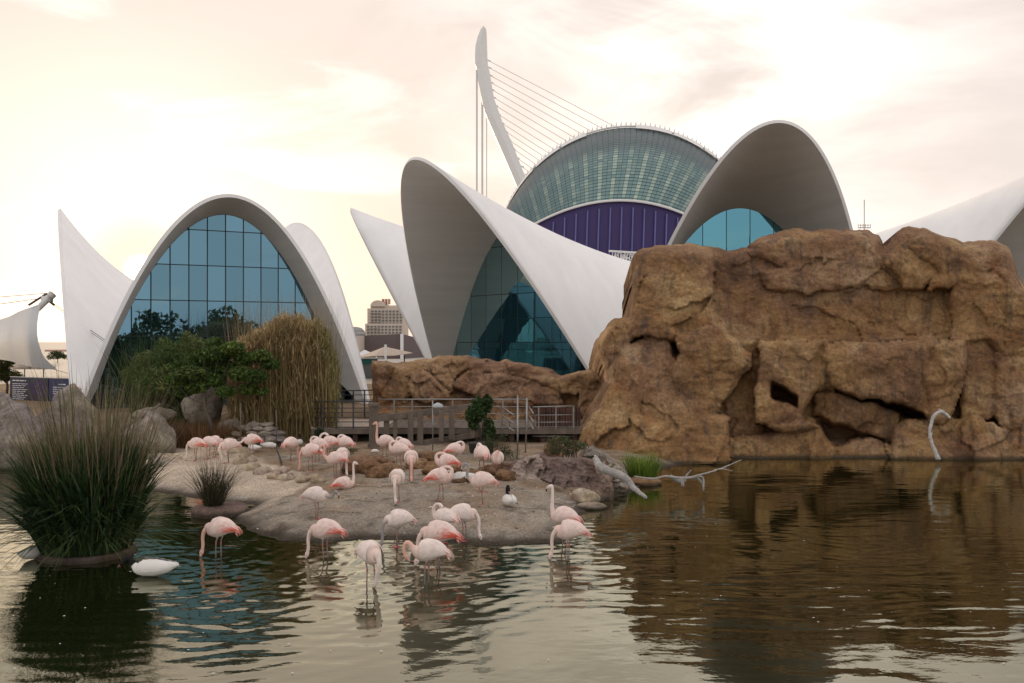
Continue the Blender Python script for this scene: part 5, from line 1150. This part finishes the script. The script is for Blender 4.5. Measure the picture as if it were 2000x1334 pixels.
    Fc = [(i*n+k, i*n+(k+1) % n, (i+1)*n+(k+1) % n, (i+1)*n+k) for i in range(len(C)-1) for k in range(n)]+[tuple(reversed(range(n))), tuple(range((len(C)-1)*n, len(C)*n))]
    V = [v*sc for v in V]; col = np.repeat(cc, n, 0)
    # soft streaks in the plumage of the back
    for i, v in enumerate(V): col[i] = col[i]*(1+.10*mnoise.noise(Vector((v.x*7, v.y*22, v.z*22))+Vector((seed, 0, 0))))
    mesh('body', V, Fc, M['plum'], g, col)
    # bill: bent, pale at the base and black at the tip
    bx, bz = x+ux*.085, z+uz*.085; bend = (px_*.5, pz_*.5)
    if pose in ('up', 'straight', 'low', 'droop', 'hook'): bend = (-.25 if pose != 'low' else 0, -.75)
    if pose in ('tuck', 'back'): bend = (-.2, -.6)
    if pose in ('preen',): bend = (-.7, -.2)
    B = [(bx, side*.07, bz), (bx+ux*.035, side*.07, bz+uz*.035), (bx+ux*.05+bend[0]*.035, side*.07, bz+uz*.05+bend[1]*.035), (bx+ux*.05+bend[0]*.075, side*.07, bz+uz*.05+bend[1]*.075)]
    mb = MB(); V, Fc = sweep([Vector(b)*sc for b in B], [q*sc for q in (.024, .022, .017, .005)], 8); mb.add(V, Fc, [(.72, .55, .50)]*8+[(.35, .25, .23)]*8+[BLK]*16); mb.build('bill', M['horn'], g, True)
    for s_ in (-1, 1):
        mb = MB(); V, Fc = sweep([Vector((x+ux*.045, side*.07+s_*.028, z+uz*.045))*sc, Vector((x+ux*.045, side*.07+s_*.035, z+uz*.045))*sc], [.007*sc, .004*sc], 6); mb.add(V, Fc, (.05, .035, .02)); mb.build('eye', M['horn'], g, True)
    # folded wings with layered feathers
    for s_ in (-1, 1):
        mb = MB(); rows = 12; m_ = 9; Vw = []; cw = []
        for i in range(rows+1):
            u = i/rows; xx = .13-.47*u; hw = .125*math.sin(math.pi*min(1, (u*.92+.08))**.75)+.006; wd = np.interp(xx, [-.34, -.29, -.22, -.12, 0, .09, .13], [.018, .050, .092, .134, .157, .150, .132])
            bz_ = np.interp(xx, [-.34, -.22, -.12, 0, .13], [h-.05, h+.0, h+.025, h+.025, h+.0]); bh = np.interp(xx, [-.34, -.22, -.12, 0, .13], [.02, .088, .141, .172, .155])
            for j in range(m_+1):
                ph = R(-32+108*j/m_)*min(1., .35+1.1*math.sin(math.pi*min(1, u+.12))); yy = s_*wd*math.cos(ph)*1.04; zz = bz_+bh*math.sin(ph)*1.03
                lay = .009*((i*5+j*3) % 3)/2; Vw.append(Vector((xx, yy+s_*lay, zz))*sc)
                red = (1-j/m_)**1.1*min(1, u*1.6)*wingred+.9*max(0, u-.62)*2.2*wingred*(j < m_*.75); red += .25*wingred*(math.sin(j*2.4+i*.9+seed) > .35)*(u > .15)
                red = max(0, min(1, red*1.5-.55+r.uniform(-.12, .12))); base = np.array(bodyc)*r.uniform(.86, 1.1); cw.append(base*(1-red)+np.array(wingc)*red)
        Fw = [(i*(m_+1)+j, i*(m_+1)+j+1, (i+1)*(m_+1)+j+1, (i+1)*(m_+1)+j) for i in range(rows) for j in range(m_)]
        mb.add(Vw, Fw, cw); w_ = mb.build('wing', M['plum'], g, True)
        mb = MB()
        for q in range(5):                   # tertials drooping past the tail
            a = Vector((-.20-.02*q, s_*(.075-.012*q), h+.045-.024*q)); e = Vector((-.385-.018*(q % 3)+.02*q, s_*(.028+.004*q), h-.07-.018*q)); md = (a+e)/2+Vector((0, s_*.02, .012))
            V, Fc = sweep([a*sc, md*sc, e*sc], [.012*sc, .016*sc, .003*sc], 5); rc = np.array(wingc)*(.5+.5*wingred)+np.array(bodyc)*.5*(1-wingred) if q % 2 else np.array(bodyc)*.55+np.array(wingc)*.45*wingred+np.array(bodyc)*.45*(1-wingred); mb.add(V, Fc, rc)
        mb.build('flight_feathers', M['plum'], w_, True)
    # legs
    red = (.55, .09, .10)
    for k in range(2):
        if legs == 0: break
        s_ = (-1, 1)[k]; x0 = .0+(.025*s_); dx = r.uniform(-.05, .05)
        if legs == 1 and k == 1:
            K = [(x0, .04, h-.09), (x0+.03, .035, h-.20), (x0-.10, .03, h-.235), (x0-.16, .03, h-.26)]; rd = [.02, .012, .010, .008]; cl_ = [legc, red, legc, red]
        else:
            bot = -.16 if water else .012; kz = h*.50; K = [(x0, s_*.045, h-.09), (x0+.01, s_*.045, h-.17), (x0+.02+dx*.3, s_*.043, kz+.03), (x0+.02+dx*.35, s_*.043, kz), (x0+.02+dx*.4, s_*.043, kz-.03), (x0+dx, s_*.045, bot)]
            rd = [.028, .014, .010, .015, .010, .0095]; cl_ = [bodyc, legc, legc, red, legc, legc]
        mb = MB(); V, Fc = sweep([Vector(q)*sc if i < len(K)-1 or legs == 1 and k == 1 else Vector((q[0]*sc, q[1]*sc, q[2] if water else .012)) for i, q in enumerate(K)], [q*sc for q in rd], 7); mb.add(V, Fc, [c for c in cl_ for _ in range(7)]); lg = mb.build('leg', M['horn'], g, True)
        if not water and not (legs == 1 and k == 1):
            mb = MB(); fx, fy = (x0+dx)*sc, s_*.045*sc
            mb.add([(fx-.02, fy, .016), (fx+.075*sc, fy-.035*sc, .006), (fx+.085*sc, fy, .012), (fx+.075*sc, fy+.035*sc, .006), (fx, fy, .022), (fx-.02, fy, .002), (fx+.08*sc, fy, .001)], [(0, 1, 4), (1, 2, 4), (2, 3, 4), (3, 0, 4), (0, 5, 1), (5, 6, 1), (6, 2, 1), (3, 6, 5), (3, 5, 0), (2, 6, 3)], red); mb.build('foot', M['horn'], lg)
    return g
GF = 'flamingos on and around the island'
LFT, RGT, CAM, AWY = R(180), R(0), R(-90), R(90)
birds = [  # feet x, feet y, yaw deg, pose, scale, legs, redness, neck, label, side
 (383, 900, 175, 'feed', .95, 2, 1, PL, 'leftmost flamingo on the pale rocks, red wing, head down to the left'),
 (408, 897, 165, 'feed', .95, 2, .4, PL, 'pale flamingo behind the red-winged leftmost one, bending to the left'),
 (420, 893, 20, 'feed', .9, 2, 1, PL, 'red-winged flamingo partly hidden behind the round pale one on the left rocks'),
 (447, 905, -140, 'feedback', 1.0, 2, .15, PL, 'round pale flamingo on the left rocks feeding with its neck between its legs'),
 (492, 892, 180, 'low', .95, 2, .9, PL, 'pink flamingo walking left with lowered neck beside the two resting swans'),
 (568, 900, 60, 'feed', .95, 2, .5, SAL, 'flamingo seen from behind next to the swan with the black head'),
 (608, 921, 172, 'feed', 1.05, 2, .8, SAL, 'salmon flamingo feeding over the row of border stones'),
 (622, 902, 160, 'tuck', .95, 2, .4, PL, 'small flamingo with folded neck peeping over the salmon feeding one'),
 (643, 900, 178, 'back', 1.0, 2, .8, PL, 'flamingo with its white head turned, rearmost of the tight middle cluster'),
 (674, 900, 150, 'tuck', .98, 2, .6, PL, 'flamingo with drooping pink wing tips at the right back of the middle cluster'),
 (669, 928, -60, 'feed', 1.0, 2, .1, PL, 'round pale flamingo behind the hook-necked one'),
 (655, 934, 175, 'hook', .95, 2, .7, SAL, 'flamingo with raised hooked neck and white-and-black bill in the middle cluster'),
 (617, 1013, 0, 'droop', .92, 2, .05, GRY, 'pale young flamingo with a dark grey head standing at the left of the island'),
 (752, 897, 172, 'straight', .98, 2, .7, SAL, 'upright salmon-necked flamingo beside the grey fluted post'),
 (788, 902, 150, 'tuck', .92, 2, .2, PL, 'pale sleeping flamingo behind the nest mounds, right of the upright salmon one'),
 (779, 915, 168, 'tuck', .98, 2, .2, PL, 'plump flamingo with tucked neck in front of the pale sleeping one'),
 (803, 938, -82, 'feed', 1.03, 2, .8, SAL, 'flamingo facing the viewer with red on its breast and head bent to the mud'),
 (776, 980, -95, 'feed', 1.0, 2, .0, PL, 'round cream flamingo facing the viewer, head down to its red feet, centre of the island'),
 (889, 915, 25, 'tuck', .95, 2, .8, PL, 'flamingo preening its back in front of the balustrade'),
 (872, 944, 175, 'tuck', 1.0, 2, 1, PK, 'pink flamingo with coral tail resting low, its head on its back, beside the white swan'),
 (860, 978, 8, 'tuck', 1.0, 2, 1, PK, 'flamingo asleep on one leg with a bright coral tail pointing left'),
 (941, 986, 178, 'hook', 1.0, 1, .5, GRY, 'grey-necked flamingo standing on one leg at the middle of the island'),
 (941, 930, 115, 'tuck', 1.1, 2, .3, PL, 'large flamingo seen from behind with its small head raised, below the balustrade'),
 (972, 934, -100, 'tuck', .95, 1, .1, SAL, 'flamingo on one leg facing the viewer, rightmost near the twin poles'),
 (904, 1057, 10, 'feed', 1.0, 2, .1, PL, 'flamingo at the water edge with its long neck straight down'),
 (778, 1068, -160, 'feed', .98, 2, .05, GRY, 'young grey-necked flamingo dipping its dark bill at the shoreline'),
 (868, 1062, 150, 'back', .95, 2, .1, PL, 'pale flamingo with its neck raised behind the coral-winged one'),
]
def H_(s): return .62
for i, (x, y, yw, pose, sc, lg, rd, nk, lab) in enumerate(birds):
    p = gpt(x, y); spine_bird('flamingo', p, R(yw), .52, pose, lab, neckc=nk, legs=lg, sc=sc*1.06, wingred=rd, seed=i, group=GF, bodyc=PL if rd < .15 else PK, side=(i % 3-1)*.5)
for i, (x, y, yw, pose, sc, lg, rd, nk, lab) in enumerate([
 (430, 1088, 178, 'feed', 1.0, 2, .9, SAL, 'flamingo wading alone at left with its salmon neck straight down into the water'),
 (636, 1092, 175, 'feed', 1.0, 2, .9, PK, 'flamingo wading off the left tip of the island, red wing edge, head in the ripples'),
 (722, 1146, -50, 'feedback', 1.02, 2, .0, PL, 'nearest pale flamingo, hunched round with its head curled down to the water'),
 (856, 1108, 172, 'feed', 1.12, 2, 1, PK, 'flamingo with a large bright coral wing standing behind the preening one'),
 (838, 1140, 178, 'preen', 1.0, 2, .1, SAL, 'preening flamingo in the foreground water with its neck looped forward'),
 (1113, 1094, 176, 'feed', 1.0, 2, .5, PK, 'flamingo wading alone at right with a coral tail tip'),
 (1102, 1062, 150, 'straight', 1.0, 2, .6, PL, 'flamingo with its neck straight up just behind the right-hand wader')]):
    p = on(x, y); spine_bird('flamingo', p, R(yw), .50, pose, lab, neckc=nk, legs=lg, sc=sc*1.08, wingred=rd, seed=50+i, group=GF, bodyc=PL if rd < .15 else PK, water=True)
p = gpt(672, 954); p.z -= .30; spine_bird('flamingo', p, R(20), .44, 'straight', 'sitting flamingo with raised neck and coral tail left of the island centre', neckc=PL, legs=0, sc=.95, wingred=1, seed=70, group=GF, side=0)
p = at(151, 772, 30.4); spine_bird('flamingo', p, R(-100), .40, 'tuck', 'tiny pink flamingo on top of the upright boulder by the sign', neckc=PK, legs=2, sc=.55, wingred=.2, seed=71, group=GF)

def swan(pos, yaw, label, floating=False, pose='tuck', black=True, sc=1., seed=0):
    g = empty('swan', tuple(pos), label, 'swan', 'black-necked swans'); g.rotation_euler = (0, 0, yaw); LOC[g] = Vector((0, 0, 0)); z = .08 if floating else .10
    body = [(-.40, z+.10, .01, .012), (-.33, z+.09, .05, .04), (-.22, z+.065, .11, .085), (-.05, z+.055, .155, .125), (.12, z+.05, .145, .120), (.22, z+.05, .09, .09), (.27, z+.08, .05, .055)]
    nk = {'tuck': [(.285, z+.15, .045), (.30, z+.27, .040), (.23, z+.345, .038), (.13, z+.30, .038)], 'up': [(.30, z+.14, .04), (.30, z+.25, .032), (.28, z+.36, .029), (.30, z+.44, .03)], 'low': [(.31, z+.12, .04), (.34, z+.18, .034), (.39, z+.19, .034), (.43, z+.14, .034)]}[pose]
    hd = {'tuck': (-.06, -.06), 'up': (.09, -.02), 'low': (.06, -.05)}[pose]; x, zz = nk[-1][:2]; L = math.hypot(*hd); ux, uz = hd[0]/L, hd[1]/L
    hp = [(x+ux*.03, zz+uz*.03, .035), (x+ux*.065, zz+uz*.065, .03)]
    P = [(a, 0, b) for a, b, *_ in body]+[(a, 0, b) for a, b, _ in nk+hp]; ry = [b[2] for b in body]+[q[2] for q in nk+hp]; rz = [b[3] for b in body]+[q[2] for q in nk+hp]
    nc = BLK if black else WHT; cs = [WHT]*(len(body)-(0))+[nc]*len(nk+hp); C = crom(P, 3); t = np.linspace(0, len(P)-1, len(C)); k_ = np.arange(len(P)); ry = np.interp(t, k_, ry); rz = np.interp(t, k_, rz)
    cc = np.array([cs[int(round(q))] for q in t]); n = 14; V = []
    for i, p in enumerate(C):
        tn = Vector(C[min(i+1, len(C)-1)]-C[max(i-1, 0)]).normalized(); a = Vector((0, 1, 0)); b = tn.cross(a)
        V += [(Vector(p)+a*math.cos(2*math.pi*k/n)*ry[i]+b*math.sin(2*math.pi*k/n)*rz[i])*sc for k in range(n)]
    Fc = [(i*n+k, i*n+(k+1) % n, (i+1)*n+(k+1) % n, (i+1)*n+k) for i in range(len(C)-1) for k in range(n)]+[tuple(reversed(range(n))), tuple(range((len(C)-1)*n, len(C)*n))]
    mesh('body', V, Fc, M['plum'], g, np.repeat(cc, n, 0))
    for s_ in (-1, 1):
        mb = MB(); rows, m_ = 10, 7; Vw = []
        for i in range(rows+1):
            u = i/rows; xx = .13-.52*u; wd = np.interp(xx, [-.4, -.33, -.22, -.05, .13], [.02, .06, .118, .163, .15]); bz = np.interp(xx, [-.4, -.22, -.05, .13], [z+.10, z+.065, z+.055, z+.05]); bh = np.interp(xx, [-.4, -.22, -.05, .13], [.03, .095, .135, .128])
            for j in range(m_+1):
                ph = R(-12+88*j/m_); lay = .006*((i+j) % 2); Vw.append(Vector((xx, s_*(wd*math.cos(ph)*1.03+lay), bz+bh*math.sin(ph)*1.06+lay))*sc)
        mb.add(Vw, [(i*(m_+1)+j, i*(m_+1)+j+1, (i+1)*(m_+1)+j+1, (i+1)*(m_+1)+j) for i in range(rows) for j in range(m_)], np.array(WHT)*.97); mb.build('wing', M['plum'], g, True)
    mb = MB(); V, Fc = sweep([Vector((x+ux*q, 0, zz+uz*q))*sc for q in (.08, .10, .135)], [.022*sc, .018*sc, .006*sc], 8); mb.add(V, Fc, [(.45, .06, .05)]*8+[(.12, .12, .14)]*16); mb.build('bill', M['horn'], g, True)
    return g
swan(gpt(995, 990), R(100), 'black-necked swan resting on the island with its black neck curled back', pose='tuck', sc=.95)
swan(on(298, 1126), R(180), 'white swan floating beside the big sedge, black head lowered to the left', True, 'low', sc=1.12)
swan(gpt(497, 882), R(150), 'white swan lying under the walking flamingo, left of the bent dark pipe', pose='tuck', black=False, sc=.8)
swan(gpt(527, 877), R(0), 'white swan lying just left of the bent dark pipe', pose='low', sc=.8)
swan(gpt(583, 872), R(95), 'swan with a black head tucked behind the flamingo near the reeds', pose='tuck', sc=.85)
swan(gpt(902, 942), R(170), 'white swan lying between the coral-tailed flamingo and the grey-necked one', pose='low', black=False, sc=.95)
swan(on(48, 1100)+Vector((0, .3, 0)), R(75), 'swan half hidden behind the left side of the big sedge', True, 'tuck', False, sc=.9)
# feathers, egg, floating bits
mb = MB(); p = gpt(732, 885); V, Fc = sweep([p+Vector((-.12, 0, .05)), p+Vector((-.05, 0, .07)), p+Vector((.06, 0, .07)), p+Vector((.13, 0, .05))], [.02, .06, .06, .02], 8); mb.add(V, Fc, WHT); tag(mb.build('white_float', M['plain'], None, True, origin=p), 'small white oval object on the mud below the fluted post', 'float')
p = gpt(841, 993); mb = MB(); V, Fc = sweep([p+Vector((-.06, -.02, .02)), p+Vector((0, 0, .035)), p+Vector((.06, .03, .03))], [.004, .014, .004], 5); mb.add(V, Fc, WHT); tag(mb.build('fallen_feather', M['plain'], None, True, origin=p), 'white feather lying on the mud left of the swan', 'feather')
mb = MB()
for i in range(90):
    u, v = rng.uniform(0, 2000), 905+rng.random()**1.3*420; p = on(u, v)
    if gz(p.x, p.y) > -.02: continue
    s_ = rng.uniform(.006, .016); mb.add([p+Vector((-s_*1.6, 0, .012)), p+Vector((0, -s_, .014)), p+Vector((s_*1.5, 0, .012)), p+Vector((0, s_, .016))], [(0, 1, 2, 3)], (.7, .66, .6))
mb.build('floating_feathers', M['plain'], None, kind='stuff')
mb = MB()
for i in range(420):
    x, y = rng.uniform(-5.5, 3.), rng.uniform(17.6, 27.5); z = gz(x, y)
    if z < .03: continue
    s_ = rng.uniform(.008, .03); c_ = [(.55, .50, .44), (.16, .12, .09), (.30, .25, .2), (.8, .77, .72)][i % 4]; s_ *= .6 if i % 4 == 3 else 1; a = rng.uniform(0, 3.1)
    mb.box((x, y, z+s_*.3), (s_*2.2, s_*1.4, s_), a, c_)
mb.build('pebbles', M['plain'], None, kind='stuff')
# thin mast and light frame far right behind the cliff
g = empty('lighting_mast', tuple(at(1688, 667, 200).xy)+(1.02,), 'thin lamp mast far behind the cliff between the two right shells', 'mast')
mb = MB(); a = at(1688, 390, 200); mb.bar((a.x, a.y, 1), a, .14, .14); mb.build('pole', M['steel'], g); mb = MB(); b_ = at(1676, 445, 200); c_ = at(1700, 445, 200); mb.bar(b_, c_, .2, .2); mb.bar(b_+Vector((0, 0, .6)), c_+Vector((0, 0, .6)), .1, .1)
for k in range(6): q = b_.lerp(c_, k/5); mb.bar(q, q+Vector((0, 0, .9)), .1, .1)
mb.build('frame', M['steel'], g)
